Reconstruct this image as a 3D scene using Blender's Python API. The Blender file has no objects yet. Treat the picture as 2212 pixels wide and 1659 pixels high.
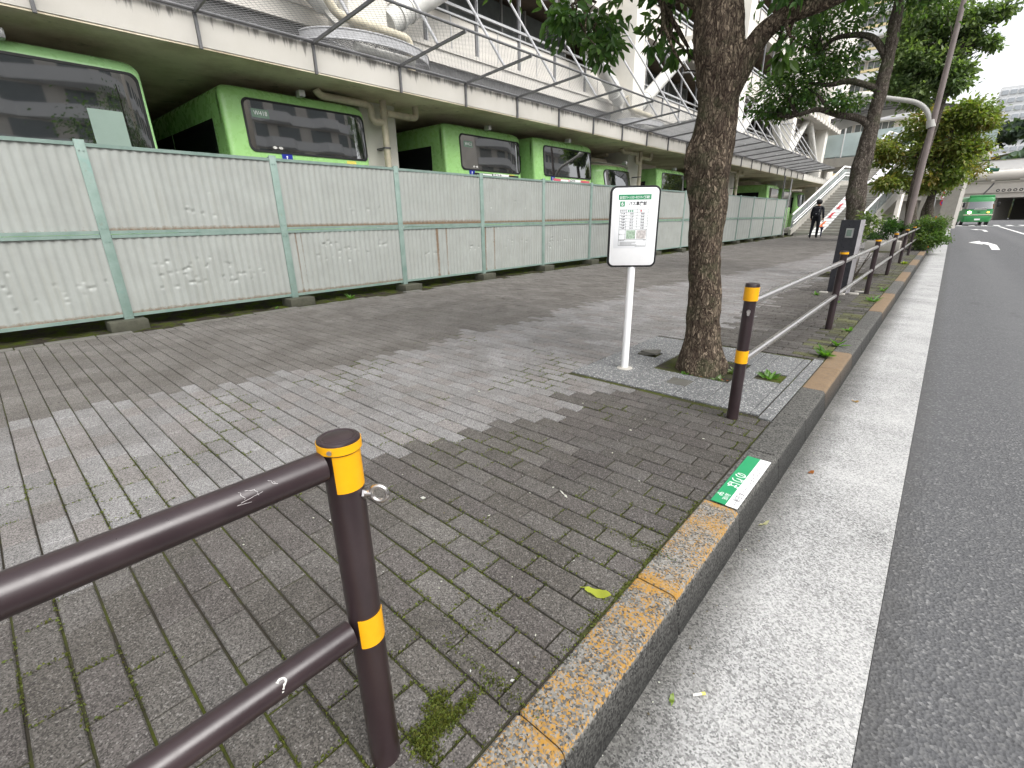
import bpy, bmesh, math, random
import numpy as np
from mathutils import Vector, Matrix, noise as mnoise
PI = math.pi
random.seed(7); rng = np.random.default_rng(11)
scene = bpy.context.scene
COL = scene.collection

# ------------------------------------------------------------------ camera
cam_data = bpy.data.cameras.new('camera')
cam = bpy.data.objects.new('camera', cam_data); COL.objects.link(cam)
cam_data.sensor_width = 36; cam_data.lens = 16.44; cam_data.clip_start = .02; cam_data.clip_end = 3000
_Y = np.array([2060-1106, 460-829.5, 1010.24]); _Y /= np.linalg.norm(_Y)      # road direction seen in the camera's frame
_D = np.array([1148-1106, 3700-829.5, 1010.24]); _D /= np.linalg.norm(_D)     # plumb line seen in the camera's frame
_X = np.cross(_D, _Y); _Zu = -_D
R = np.array([_X, _Y, _Zu]); CAM_H = 1.12
cam.matrix_world = Matrix(((R[0,0], -R[0,1], -R[0,2], 0), (R[1,0], -R[1,1], -R[1,2], 0), (R[2,0], -R[2,1], -R[2,2], CAM_H), (0,0,0,1)))
scene.camera = cam

# ------------------------------------------------------------------ sky, sun, exposure (flat overcast day)
SUN_EL, SUN_AZ = math.radians(50), math.radians(95)
w = bpy.data.worlds.new('World'); scene.world = w; w.use_nodes = True
wn = w.node_tree; bg = wn.nodes['Background']
sky = wn.nodes.new('ShaderNodeTexSky'); sky.sky_type = 'NISHITA'; sky.sun_disc = False
sky.sun_elevation = SUN_EL; sky.sun_rotation = SUN_AZ; sky.air_density = 1.0; sky.dust_density = 4.0; sky.ozone_density = 1.0
hs = wn.nodes.new('ShaderNodeHueSaturation'); hs.inputs['Saturation'].default_value = .16
wn.links.new(sky.outputs[0], hs.inputs['Color']); wn.links.new(hs.outputs[0], bg.inputs['Color'])
bg.inputs['Strength'].default_value = .15
sd = bpy.data.lights.new('sun', 'SUN'); sd.energy = .55; sd.angle = math.radians(40); sd.color = (1, .97, .93)
sun = bpy.data.objects.new('sun', sd); COL.objects.link(sun)
_sv = Vector((math.sin(SUN_AZ)*math.cos(SUN_EL), math.cos(SUN_AZ)*math.cos(SUN_EL), math.sin(SUN_EL)))
sun.rotation_euler = (-_sv).to_track_quat('-Z', 'Y').to_euler()
scene.view_settings.view_transform = 'Standard'; scene.view_settings.look = 'None'
scene.view_settings.exposure = 1.30; scene.view_settings.gamma = 1
scene.render.engine = 'CYCLES'
scene.cycles.max_bounces = 8; scene.cycles.transparent_max_bounces = 12
scene.cycles.use_denoising = True

# ------------------------------------------------------------------ materials
class NT:
    def __init__(s, name, rough=.7, spec=.4, metal=0.):
        s.m = bpy.data.materials.new(name); s.m.use_nodes = True; s.t = s.m.node_tree
        s.b = s.t.nodes['Principled BSDF']; s.b.inputs['Roughness'].default_value = rough
        s.b.inputs['Metallic'].default_value = metal; s.b.inputs['Specular IOR Level'].default_value = spec
        s.co = s.t.nodes.new('ShaderNodeTexCoord').outputs['Object']
    def n(s, typ, **kw):
        x = s.t.nodes.new(typ)
        for k, v in kw.items(): setattr(x, k, v)
        return x
    def set(s, sock, v):
        if isinstance(v, bpy.types.NodeSocket): s.t.links.new(v, sock)
        elif isinstance(v, (tuple, list)) and len(v) == 3 and sock.type == 'RGBA': sock.default_value = (*v, 1)
        else: sock.default_value = v
    def scaled(s, sc, vec=None):
        x = s.n('ShaderNodeMapping'); s.set(x.inputs['Vector'], vec or s.co); x.inputs['Scale'].default_value = sc; return x.outputs[0]
    def noise(s, scale, detail=4, rough=.6, vec=None):
        x = s.n('ShaderNodeTexNoise'); s.set(x.inputs['Vector'], vec or s.co); x.inputs['Scale'].default_value = scale
        x.inputs['Detail'].default_value = detail; x.inputs['Roughness'].default_value = rough; return x.outputs['Fac']
    def voro(s, scale, feature='F1', out='Color', vec=None):
        x = s.n('ShaderNodeTexVoronoi', feature=feature); s.set(x.inputs['Vector'], vec or s.co); x.inputs['Scale'].default_value = scale
        return x.outputs[out]
    def ramp(s, fac, *stops):
        x = s.n('ShaderNodeValToRGB'); s.set(x.inputs[0], fac); e = x.color_ramp.elements
        while len(e) < len(stops): e.new(.5)
        for q, (p, c) in zip(e, stops):
            q.position = p; q.color = (*c, 1) if isinstance(c, tuple) else (c, c, c, 1)
        return x.outputs[0]
    def mix(s, fac, a, b, mode='MIX'):
        x = s.n('ShaderNodeMix', data_type='RGBA', blend_type=mode); s.set(x.inputs[0], fac); s.set(x.inputs[6], a); s.set(x.inputs[7], b); return x.outputs[2]
    def math(s, op, a, b=0.):
        x = s.n('ShaderNodeMath', operation=op); s.set(x.inputs[0], a); s.set(x.inputs[1], b); return x.outputs[0]
    def sep(s, v=None):
        x = s.n('ShaderNodeSeparateXYZ'); s.set(x.inputs[0], v or s.co); return x.outputs
    def attr(s, name, out='Color'):
        x = s.n('ShaderNodeAttribute'); x.attribute_name = name; return x.outputs[out]
    def bump(s, h, strength=.3, dist=.01):
        x = s.n('ShaderNodeBump'); s.set(x.inputs['Height'], h); x.inputs['Strength'].default_value = strength; x.inputs['Distance'].default_value = dist
        s.t.links.new(x.outputs[0], s.b.inputs['Normal'])
    def col(s, c): s.set(s.b.inputs['Base Color'], c)
    def rough(s, c): s.set(s.b.inputs['Roughness'], c)

def hexc(r, g, b):
    f = lambda v: (v/255/12.92) if v/255 <= .04045 else ((v/255+.055)/1.055)**2.4
    return (f(r), f(g), f(b))

def paint(name, c, rough=.4, dirt=.25, scale=6., spec=.4, metal=0., bump=0.):
    k = NT(name, rough, spec, metal)
    n = k.noise(scale, 6, .65)
    dark = tuple(v*(1-dirt) for v in c)
    k.col(k.mix(k.ramp(n, (.35, 1.), (.62, 0.)), c, dark))
    k.rough(k.math('ADD', k.math('MULTIPLY', k.noise(scale*3, 3), .2), rough-.1))
    if bump: k.bump(k.noise(scale*8, 4), bump, .004)
    return k.m

MAT = {}
def mk_pavers():
    k = NT('paver_stone', .82, .25)
    base = k.attr('Col')
    sp = k.voro(290.); g = k.math('ADD', k.math('MULTIPLY', k.sep(sp)[0], 1.15), .43)
    fleck = k.ramp(k.sep(k.voro(240.))[1], (.0, .0), (.92, 0.), (.95, 1.))
    c = k.mix(1., base, g, 'MULTIPLY')
    c = k.mix(k.math('MULTIPLY', fleck, .22), c, (.5, .48, .46))
    stain = k.noise(2.1, 6, .6)
    c = k.mix(k.ramp(stain, (.38, .5), (.6, 0.)), c, k.mix(1., c, (.55, .53, .5), 'MULTIPLY'))
    c = k.mix(k.ramp(k.noise(.9, 7, .7), (.58, 0.), (.72, .12)), c, (.06, .07, .03))
    k.col(c); k.bump(sp, .45, .003); return k.m
MAT['paver'] = mk_pavers()
def mk_bed():
    k = NT('joint_moss', .95, .1)
    c = k.mix(k.ramp(k.noise(2.2, 6, .62), (.46, 0.), (.6, 1.)), (.040, .036, .028), k.mix(k.noise(60., 3), (.035, .045, .010), (.085, .095, .022)))
    k.col(c); k.bump(k.noise(180., 3), .8, .004); return k.m
MAT['bed'] = mk_bed()
def mk_concrete(name, c, speck=0., stain=.35, scale=3., rough=.85, fine=60., bump=.25):
    k = NT(name, rough, .25)
    n = k.noise(scale, 7, .65)
    cc = k.mix(k.ramp(n, (.35, stain), (.65, 0.)), c, tuple(v*.5 for v in c))
    cc = k.mix(k.math('MULTIPLY', k.noise(fine, 3), .35), cc, tuple(v*.62 for v in c))
    if speck:
        s = k.ramp(k.sep(k.voro(170.))[0], (.0, 1.), (speck, 1.), (speck+.05, 0.))
        cc = k.mix(k.math('MULTIPLY', s, .55), cc, tuple(v*.4 for v in c))
        s2 = k.ramp(k.sep(k.voro(140.))[1], (.85, 0.), (.9, .5)); cc = k.mix(s2, cc, (.6, .6, .58))
    k.col(cc); k.bump(k.noise(fine*2, 4), bump, .004); return k.m
MAT['concrete'] = mk_concrete('concrete', (.44, .42, .38))
MAT['concrete_light'] = mk_concrete('light_painted_concrete', (.66, .63, .575), stain=.15, scale=.9, bump=.08)
MAT['concrete_dark'] = mk_concrete('weathered_concrete', (.13, .125, .11), stain=.6, scale=9.)
MAT['concrete_mid'] = mk_concrete('dirty_concrete', (.14, .135, .12), stain=.6, scale=9.)
MAT['footing'] = mk_concrete('mossy_footing', (.075, .075, .055), stain=.6, scale=14.)
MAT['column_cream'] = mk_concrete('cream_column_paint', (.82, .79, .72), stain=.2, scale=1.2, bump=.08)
MAT['granite'] = mk_concrete('grey_stone_slab', (.165, .168, .17), speck=.3, stain=.25)
def mk_fascia():
    k = NT('stained_fascia', .8, .25)
    x, y, z = k.sep()
    n = k.noise(1.0, 6, .7, k.scaled((9, 9, .7)))
    c = k.mix(k.ramp(k.noise(1.2, 5), (.35, .35), (.65, 0.)), (.56, .54, .495), (.42, .40, .345))
    top = k.ramp(z, (0., 0.), (.45, 0.), (1., 1.)) 
    h = k.math('MULTIPLY', k.math('SUBTRACT', z, 3.24), 3.0)
    d = k.math('SUBTRACT', k.math('ADD', k.math('MULTIPLY', h, .42), n), .84)
    c = k.mix(k.ramp(d, (.0, 0.), (.12, .75)), c, (.06, .055, .05))
    k.col(c); k.bump(k.noise(40., 4), .15, .004); return k.m
MAT['fascia'] = mk_fascia()
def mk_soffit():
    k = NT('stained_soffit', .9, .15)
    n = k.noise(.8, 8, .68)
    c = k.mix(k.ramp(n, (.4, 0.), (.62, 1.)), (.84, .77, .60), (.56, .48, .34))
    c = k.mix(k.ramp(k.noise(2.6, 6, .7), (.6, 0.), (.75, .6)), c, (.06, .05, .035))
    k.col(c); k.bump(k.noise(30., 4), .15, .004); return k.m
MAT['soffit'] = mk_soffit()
def mk_asphalt():
    k = NT('asphalt', .85, .3)
    v = k.sep(k.voro(110.))[0]
    c = k.ramp(v, (0., (.075, .076, .08)), (.6, (.10, .101, .105)), (.9, (.125, .125, .125)), (1., (.2, .2, .2)))
    c = k.mix(k.ramp(k.noise(.5, 6), (.35, 0.), (.7, .35)), c, (.105, .105, .108))
    x, y, z = k.sep(); wob = k.math('MULTIPLY', k.math('SUBTRACT', k.noise(.35, 4), .5), .5)
    track = k.math('ABSOLUTE', k.math('SUBTRACT', k.math('ABSOLUTE', k.math('SUBTRACT', k.math('ADD', x, wob), 1.75)), .8))   # the two wheel tracks of the lane
    c = k.mix(k.ramp(track, (.1, .30), (.42, 0.)), c, (.15, .15, .152))
    c = k.mix(k.ramp(k.noise(1.3, 8, .75, k.scaled((1, .45, 1))), (.60, 0.), (.68, .4)), c, (.055, .054, .055))
    edge = k.math('ADD', k.math('MULTIPLY', k.math('SUBTRACT', x, .1), 4.), k.math('MULTIPLY', k.noise(7., 5), .6))
    c = k.mix(k.ramp(edge, (.2, .55), (.75, 0.)), c, (.06, .058, .055))
    crack = k.voro(.55, 'DISTANCE_TO_EDGE', 'Distance', vec=k.mix(.12, k.co, k.n('ShaderNodeTexNoise').outputs['Color']))
    c = k.mix(k.ramp(crack, (.0, .3), (.004, 0.)), c, (.03, .03, .03))
    k.col(c); k.bump(k.voro(110., 'F1', 'Distance'), .7, .006); return k.m
MAT['asphalt'] = mk_asphalt()
def mk_gutter():
    k = NT('exposed_aggregate_gutter', .75, .3)
    x, y, z = k.sep()
    side = k.math('MULTIPLY', k.math('SUBTRACT', x, -.36), 2.1)                # worn brighter by tyres towards the road
    v = k.sep(k.voro(190.))[0]; fine = k.noise(260., 4, .7)
    f = k.math('ADD', k.math('ADD', k.math('MULTIPLY', v, .45), k.math('MULTIPLY', fine, .62)), k.math('MULTIPLY', side, .10))
    f = k.math('ADD', f, k.math('MULTIPLY', k.math('SUBTRACT', k.noise(2.5, 5), .5), .5))
    c = k.ramp(f, (.28, (.11, .11, .11)), (.46, (.24, .24, .235)), (.64, (.37, .37, .365)), (.95, (.52, .515, .50)))
    edge = k.math('ADD', k.math('MULTIPLY', side, 2.2), k.math('MULTIPLY', k.math('SUBTRACT', k.noise(9., 4), .5), .5))
    c = k.mix(k.ramp(edge, (.05, .92), (.75, 0.)), c, k.mix(1., c, (.34, .33, .31), 'MULTIPLY'))
    c = k.mix(k.ramp(k.noise(1.6, 8, .75, k.scaled((1, .5, 1))), (.56, 0.), (.70, .45)), c, k.mix(1., c, (.5, .49, .47), 'MULTIPLY'))
    k.col(c); k.bump(fine, .4, .004); return k.m
MAT['gutter'] = mk_gutter()
def mk_kerb():
    k = NT('kerb_stone', .8, .3)
    paintm = k.attr('Col')                                                        # r: fresh yellow paint left, g: faded ochre paint, b: tone of stone, darkest on the road face
    r, g, b = k.sep(paintm)
    v = k.sep(k.voro(170.))[0]
    stone = k.mix(b, (.020, .020, .019), (.30, .29, .265))
    stone = k.mix(1., stone, k.math('ADD', k.math('MULTIPLY', v, 1.5), .25), 'MULTIPLY')
    nn = k.math('ADD', k.noise(135., 5, .65), k.math('MULTIPLY', k.math('SUBTRACT', k.noise(7., 4), .5), .55))
    f = k.ramp(k.math('SUBTRACT', k.math('ADD', nn, r), 1.0), (0., 0.), (.05, 1.))
    c = k.mix(k.math('MULTIPLY', f, k.math('ADD', k.math('MULTIPLY', k.noise(60., 3), .6), .5)), stone, k.mix(k.noise(25.), (.30, .145, .014), (.42, .23, .035)))
    f2 = k.math('MULTIPLY', g, k.ramp(k.noise(28., 5, .7), (.25, .45), (.6, .95)))
    c = k.mix(f2, c, k.mix(k.noise(9.), (.16, .105, .06), (.24, .165, .095)))
    k.col(c); k.bump(v, .5, .003); return k.m
MAT['kerb'] = mk_kerb()
def mk_soil():
    k = NT('soil_and_moss', 1., .05)
    c = k.mix(k.ramp(k.noise(5., 7, .7), (.45, 0.), (.58, 1.)), k.mix(k.noise(30.), (.018, .015, .012), (.06, .052, .042)), k.mix(k.noise(45.), (.022, .035, .006), (.075, .085, .016)))
    k.col(c); k.bump(k.noise(80., 6, .7), 1., .02); return k.m
MAT['soil'] = mk_soil()
def mk_panel():
    k = NT('pale_corrugated_sheet', .5, .4)
    x, y, z = k.sep()
    rust = k.sep(k.attr('Col'))
    n = k.noise(3., 6, .65)
    c = k.mix(k.ramp(n, (.35, .5), (.65, 0.)), (.30, .315, .296), (.225, .235, .218))
    c = k.mix(k.ramp(k.noise(1.5, 5, .6, k.scaled((1, 14, .8))), (.5, 0.), (.75, .35)), c, (.25, .25, .21))
    rf = k.math('SUBTRACT', k.math('ADD', rust[0], k.math('MULTIPLY', k.noise(26., 5, .7), .8)), .72)
    c = k.mix(k.math('MULTIPLY', rust[1], .55), c, (.56, .58, .56))
    c = k.mix(k.ramp(rf, (0., 0.), (.14, .40), (.45, .85)), c, k.mix(k.noise(40.), (.055, .028, .012), (.20, .105, .04)))
    k.col(c); k.bump(k.noise(14., 4), .1, .004); return k.m
MAT['panel'] = mk_panel()
def mk_green_frame():
    k = NT('worn_green_paint', .55, .35)
    c = k.mix(k.ramp(k.noise(5., 7, .7), (.38, 0.), (.6, 1.)), (.165, .235, .205), (.215, .285, .255))
    c = k.mix(k.ramp(k.noise(9., 7, .75), (.63, 0.), (.72, .8)), c, (.17, .09, .05))
    c = k.mix(k.ramp(k.noise(3.3, 6, .7), (.6, 0.), (.7, .5)), c, (.12, .27, .24))
    k.col(c); return k.m
MAT['green_frame'] = mk_green_frame()
MAT['bus_green'] = paint('bus_green_paint', (.31, .57, .20), .28, .08, 3., .5)
MAT['bus_green_pale'] = paint('pale_bus_green_paint', (.36, .64, .28), .28, .1, 3., .5)
MAT['glass_dark'] = paint('dark_glass', (.006, .007, .008), .10, .1, 2., 1.)
def mk_glass():
    k = NT('dark_glass', .025, 1.); k.col(k.mix(k.ramp(k.noise(2.5, 5), (.4, 0.), (.7, 1.)), (.005, .006, .0065), (.012, .013, .013))); k.bump(k.noise(.8, 1), .02, .02); return k.m
MAT['glass_dark'] = mk_glass()
MAT['glass_dark'].node_tree.nodes['Principled BSDF'].inputs['IOR'].default_value = 2.0
MAT['glass_side'] = paint('smoked_side_glass', (.010, .011, .012), .18, .1, 2., .4)
MAT['rubber'] = paint('black_rubber', (.012, .012, .013), .5, .2)
MAT['cream'] = paint('cream_housing', (.62, .56, .46), .5, .15)
MAT['pipe'] = paint('cream_pipe', (.62, .56, .42), .45, .3, 5.)
MAT['white'] = paint('white_paint', (.87, .87, .87), .35, .06)
MAT['white_worn'] = paint('worn_white_paint', (.66, .65, .61), .5, .25, 3.)
MAT['grey_steel'] = paint('grey_painted_steel', (.16, .16, .165), .5, .3, 9.)
MAT['stay_steel'] = paint('pale_grey_stay', (.42, .42, .43), .4, .2, 9.)
MAT['net'] = paint('net_wire', (.24, .24, .24), .6, .2)
MAT['alu'] = paint('aluminium', (.55, .55, .55), .35, .15, 6., .5, .6)
MAT['stainless'] = paint('stainless_tube', (.60, .57, .55), .30, .06, 3., .5, 1.)
MAT['black'] = paint('black_paint', (.012, .012, .014), .4, .2)
MAT['blue'] = paint('blue_sticker', (.015, .03, .30), .4, .1)
MAT['red'] = paint('red_print', (.55, .03, .04), .5, .1)
MAT['pink'] = paint('pink_print', (.62, .12, .17), .5, .1)
MAT['sign_green'] = paint('sign_green', (.02, .27, .11), .4, .05)
MAT['ink'] = paint('ink', (.012, .012, .014), .6, .1)
MAT['ink_grey'] = paint('grey_ink', (.09, .09, .095), .6, .1)
MAT['ink_pale'] = paint('pale_scratch', (.30, .28, .28), .6, .1)
MAT['louvre_green'] = paint('dark_green_housing', (.02, .10, .06), .5, .1)
MAT['paper'] = paint('paper', (.80, .81, .82), .6, .04)
MAT['map_green'] = paint('map_print', (.42, .55, .42), .6, .5, 60.)
MAT['map_red'] = paint('map_print_pale', (.62, .58, .56), .6, .45, 70.)
MAT['road_paint'] = mk_concrete('road_paint', (.78, .78, .76), stain=.2)
MAT['yellow_tape'] = paint('yellow_tape', (.78, .37, .004), .4, .12, 14.)
MAT['yellow_sticker'] = paint('yellow_sticker', (.72, .62, .12), .4, .1)
MAT['orange'] = paint('orange_print', (.75, .16, .03), .5, .1)
MAT['blind'] = paint('grey_green_board', (.23, .30, .26), .2, .1, 2.)
MAT['tag'] = paint('number_board', (.17, .26, .20), .3, .1)
MAT['dark_in'] = paint('dark_interior', (.22, .175, .13), .9, .4, 2.)
MAT['window_grey'] = paint('grey_window', (.16, .18, .18), .12, .2, 3., .7)
MAT['glass_pale'] = paint('pale_glass', (.55, .66, .66), .08, .1, 1., .6)
MAT['monument'] = paint('dark_polished_stone', (.045, .045, .055), .3, .25, 20.)
MAT['monument_side'] = paint('sawn_stone_side', (.30, .29, .30), .5, .2, 12.)  # lighter grey for the pillar's right face and the stair balusters
MAT['apt_white'] = paint('white_balcony', (.82, .82, .82), .6, .04, .3)
MAT['apt_yellow'] = paint('cream_yellow_band', (.80, .66, .36), .6, .06, .3)
MAT['apt_wall'] = paint('beige_wall', (.70, .66, .60), .7, .15, .4)
MAT['pole_grey'] = paint('lamp_pole_paint', (.20, .165, .155), .45, .2, 4.)
MAT['pole_pale'] = paint('lamp_arm_paint', (.46, .45, .42), .45, .2, 4.)
MAT['umb_blue'] = paint('dark_umbrella_cloth', (.02, .025, .06), .7, .2)
MAT['screen'] = paint('grey_side_screen', (.22, .25, .24), .25, .3, 3., .5)
MAT['shuttle_green'] = paint('shuttle_green_paint', (.04, .27, .08), .3, .1, 3., .5)
MAT['tower_glass'] = paint('hazy_windows', (.50, .53, .56), .4, .1)  # window colour paled in place of distance haze
MAT['louvre'] = paint('dark_louvre', (.085, .085, .085), .7, .2, 5.)  # dark grey standing in for shade in the recess
MAT['skin'] = paint('skin', (.5, .3, .2), .5, .1)
MAT['cloth_black'] = paint('black_cloth', (.012, .013, .018), .9, .2)
MAT['cloth_navy'] = paint('dark_jacket', (.014, .016, .022), .9, .2)
MAT['hair'] = paint('black_hair', (.006, .005, .005), .6, .1)
def mk_brown():
    k = NT('dark_brown_paint', .34, .6)
    c = k.mix(k.ramp(k.noise(4., 6, .7), (.4, 0.), (.65, 1.)), (.021, .012, .014), (.035, .022, .024))
    sc = k.ramp(k.noise(22., 9, .85), (.66, 0.), (.70, .30))
    c = k.mix(sc, c, (.17, .15, .15)); k.col(c)
    k.rough(k.math('ADD', k.math('MULTIPLY', k.noise(30., 4), .25), .20)); k.bump(k.noise(160., 3), .05, .002); return k.m
MAT['brown'] = mk_brown()
def mk_bark(name, a, b, moss):
    k = NT(name, .95, .1)
    v = k.scaled((1, 1, .38)); wob = k.n('ShaderNodeTexNoise'); k.set(wob.inputs['Vector'], v); wob.inputs['Scale'].default_value = 22.
    vv = k.n('ShaderNodeVectorMath', operation='MULTIPLY_ADD'); k.set(vv.inputs[0], wob.outputs['Color']); vv.inputs[1].default_value = (.06,)*3; k.set(vv.inputs[2], v)
    cell = k.voro(85., vec=vv.outputs[0]); edge = k.voro(60., 'DISTANCE_TO_EDGE', 'Distance', vec=vv.outputs[0])
    cr = k.sep(cell)
    c = k.ramp(cr[0], (0., a), (.5, tuple((p+q)/2 for p, q in zip(a, b))), (.78, b), (.90, tuple(q*1.5 for q in b)), (1., tuple(q*1.9 for q in b)))
    c = k.mix(k.ramp(k.math('ADD', edge, k.math('MULTIPLY', k.noise(50., 3), .16)), (.06, .8), (.2, 0.)), c, (.022, .017, .014))
    c = k.mix(k.ramp(k.noise(4.5, 7, .7), (.5, 0.), (.66, moss)), c, k.mix(k.noise(40.), (.045, .055, .025), (.10, .115, .065)))
    c = k.mix(k.ramp(k.noise(90., 4, .7), (.4, .5), (.6, 0.)), c, k.mix(1., c, (.5, .48, .46), 'MULTIPLY'))
    k.col(c)
    h = k.math('ADD', k.math('MULTIPLY', k.ramp(edge, (0., 0.), (.2, 1.)), .6), k.math('MULTIPLY', cr[1], .5))
    k.bump(h, .9, .012); return k.m
MAT['bark'] = mk_bark('flaky_bark', (.062, .044, .034), (.17, .135, .10), .6)
MAT['bark_grey'] = mk_bark('grey_bark', (.07, .056, .047), (.15, .13, .11), .6)
def mk_leaf(name, trans=.35, rough=.38):
    k = NT(name, rough, .4)
    c = k.attr('Col'); k.col(c)
    tr = k.n('ShaderNodeBsdfTranslucent'); k.set(tr.inputs['Color'], k.mix(1., c, (1.3, 1.5, .5), 'MULTIPLY'))
    mx = k.n('ShaderNodeMixShader'); mx.inputs[0].default_value = trans
    out = k.t.nodes['Material Output']
    k.t.links.new(k.b.outputs[0], mx.inputs[1]); k.t.links.new(tr.outputs[0], mx.inputs[2]); k.t.links.new(mx.outputs[0], out.inputs['Surface'])
    return k.m
MAT['leaf'] = mk_leaf('leaf', .45); MAT['leaf_dull'] = mk_leaf('dull_leaf', .3, .6)
def emit(name, c, st):
    k = NT(name); k.col(c); k.set(k.b.inputs['Emission Color'], c); k.b.inputs['Emission Strength'].default_value = st; return k.m
MAT['lamp_on'] = emit('headlamp_on', (1., .9, .6), 6.)
MAT['amber_on'] = emit('amber_lamp_on', (1., .35, .05), 3.)
MAT['signal_green'] = emit('signal_lamp_on', (.5, 1., .85), 3.)

# ------------------------------------------------------------------ mesh building
class MB:
    def __init__(s): s.v = []; s.f = []; s.mi = []; s.c = []; s.cur = 0; s.col = (0, 0, 0)
    def add(s, vs, fs):
        b = len(s.v); s.v += [tuple(p) for p in vs]; s.c += [s.col]*len(vs)
        for f in fs: s.f.append(tuple(i+b for i in f)); s.mi.append(s.cur)
        return s
    def quad(s, a, b, c, d): return s.add([a, b, c, d], [(0, 1, 2, 3)])
    def box(s, x0, x1, y0, y1, z0, z1, bev=0.):
        if x0 > x1: x0, x1 = x1, x0
        if y0 > y1: y0, y1 = y1, y0
        if z0 > z1: z0, z1 = z1, z0
        if not bev:
            vs = [(x, y, z) for z in (z0, z1) for (x, y) in ((x0, y0), (x1, y0), (x1, y1), (x0, y1))]
            return s.add(vs, [(3, 2, 1, 0), (4, 5, 6, 7), (0, 1, 5, 4), (1, 2, 6, 5), (2, 3, 7, 6), (3, 0, 4, 7)])
        bm = bmesh.new(); bmesh.ops.create_cube(bm, size=1)
        for v in bm.verts: v.co = Vector(((x0+x1)/2+v.co.x*(x1-x0), (y0+y1)/2+v.co.y*(y1-y0), (z0+z1)/2+v.co.z*(z1-z0)))
        bmesh.ops.bevel(bm, geom=bm.edges[:], offset=bev, segments=2, affect='EDGES', profile=.5)
        bm.verts.index_update(); s.add([v.co[:] for v in bm.verts], [[v.index for v in f.verts] for f in bm.faces]); bm.free(); return s
    def obox(s, p, ux, uy, uz):
        p = Vector(p); ux, uy, uz = Vector(ux), Vector(uy), Vector(uz)
        vs = [p+a*ux+b*uy+c*uz for c in (0, 1) for a, b in ((0, 0), (1, 0), (1, 1), (0, 1))]
        return s.add(vs, [(3, 2, 1, 0), (4, 5, 6, 7), (0, 1, 5, 4), (1, 2, 6, 5), (2, 3, 7, 6), (3, 0, 4, 7)])
    def tube(s, pts, r, seg=12, caps=True):
        pts = [Vector(p) for p in pts]; n = len(pts); rr = r if isinstance(r, (list, tuple)) else [r]*n
        vs = []; up = None
        for i, p in enumerate(pts):
            t = (pts[min(i+1, n-1)]-pts[max(i-1, 0)]).normalized()
            if up is None: up = Vector((0, 0, 1)) if abs(t.z) < .9 else Vector((1, 0, 0))
            a = t.cross(up).normalized(); b = a.cross(t).normalized(); up = b
            for k in range(seg):
                th = 2*PI*k/seg; vs.append(p+(a*math.cos(th)+b*math.sin(th))*rr[i])
        fs = [(i*seg+k, i*seg+(k+1) % seg, (i+1)*seg+(k+1) % seg, (i+1)*seg+k) for i in range(n-1) for k in range(seg)]
        if caps: fs += [tuple(range(seg))[::-1], tuple((n-1)*seg+k for k in range(seg))]
        return s.add(vs, fs)
    def lathe(s, cx, cy, prof, seg=32):
        vs = [(cx+r*math.cos(2*PI*k/seg), cy+r*math.sin(2*PI*k/seg), z) for r, z in prof for k in range(seg)]
        n = len(prof)
        fs = [(i*seg+k, i*seg+(k+1) % seg, (i+1)*seg+(k+1) % seg, (i+1)*seg+k) for i in range(n-1) for k in range(seg)]
        fs += [tuple(range(seg))[::-1], tuple((n-1)*seg+k for k in range(seg))]
        return s.add(vs, fs)
    def build(s, name, mat, parent=None, local=False, smooth=40, rec=True):
        me = bpy.data.meshes.new(name)
        off = np.zeros(3)
        if parent is not None and not local: off = np.array(root_loc(parent))
        vs = np.array(s.v, dtype=np.float64).reshape(-1, 3)-off
        me.from_pydata(vs.tolist(), [], s.f)
        for m in (mat if isinstance(mat, (list, tuple)) else [mat]): me.materials.append(MAT[m] if isinstance(m, str) else m)
        me.polygons.foreach_set('material_index', s.mi)
        if any(c != (0, 0, 0) for c in s.c):
            a = me.color_attributes.new('Col', 'FLOAT_COLOR', 'POINT')
            a.data.foreach_set('color', np.concatenate([np.array(s.c), np.ones((len(s.c), 1))], 1).ravel())
        if rec:
            bm = bmesh.new(); bm.from_mesh(me); bmesh.ops.recalc_face_normals(bm, faces=bm.faces); bm.to_mesh(me); bm.free()
        if smooth: smooth_mesh(me, smooth)
        return link(name, me, parent)
def smooth_mesh(me, deg):
    me.polygons.foreach_set('use_smooth', [True]*len(me.polygons)); me.set_sharp_from_angle(angle=math.radians(deg)); me.update()
def link(name, me, parent=None):
    o = bpy.data.objects.new(name, me); COL.objects.link(o)
    if parent is not None: o.parent = parent
    return o
def root_loc(o):
    p = Vector((0, 0, 0))
    while o is not None: p += o.location; o = o.parent
    return p
def tag(o, label=None, cat=None, group=None, kind=None):
    if label: o['label'] = label
    if cat: o['category'] = cat
    if group: o['group'] = group
    if kind: o['kind'] = kind
    return o
def thing(name, label, cat, loc=(0, 0, 0), rz=0., group=None):
    o = bpy.data.objects.new(name, None); COL.objects.link(o); o.location = loc; o.rotation_euler = (0, 0, rz); o.empty_display_size = .1
    return tag(o, label, cat, group)
def struct(o): o['kind'] = 'structure'; return o
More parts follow.
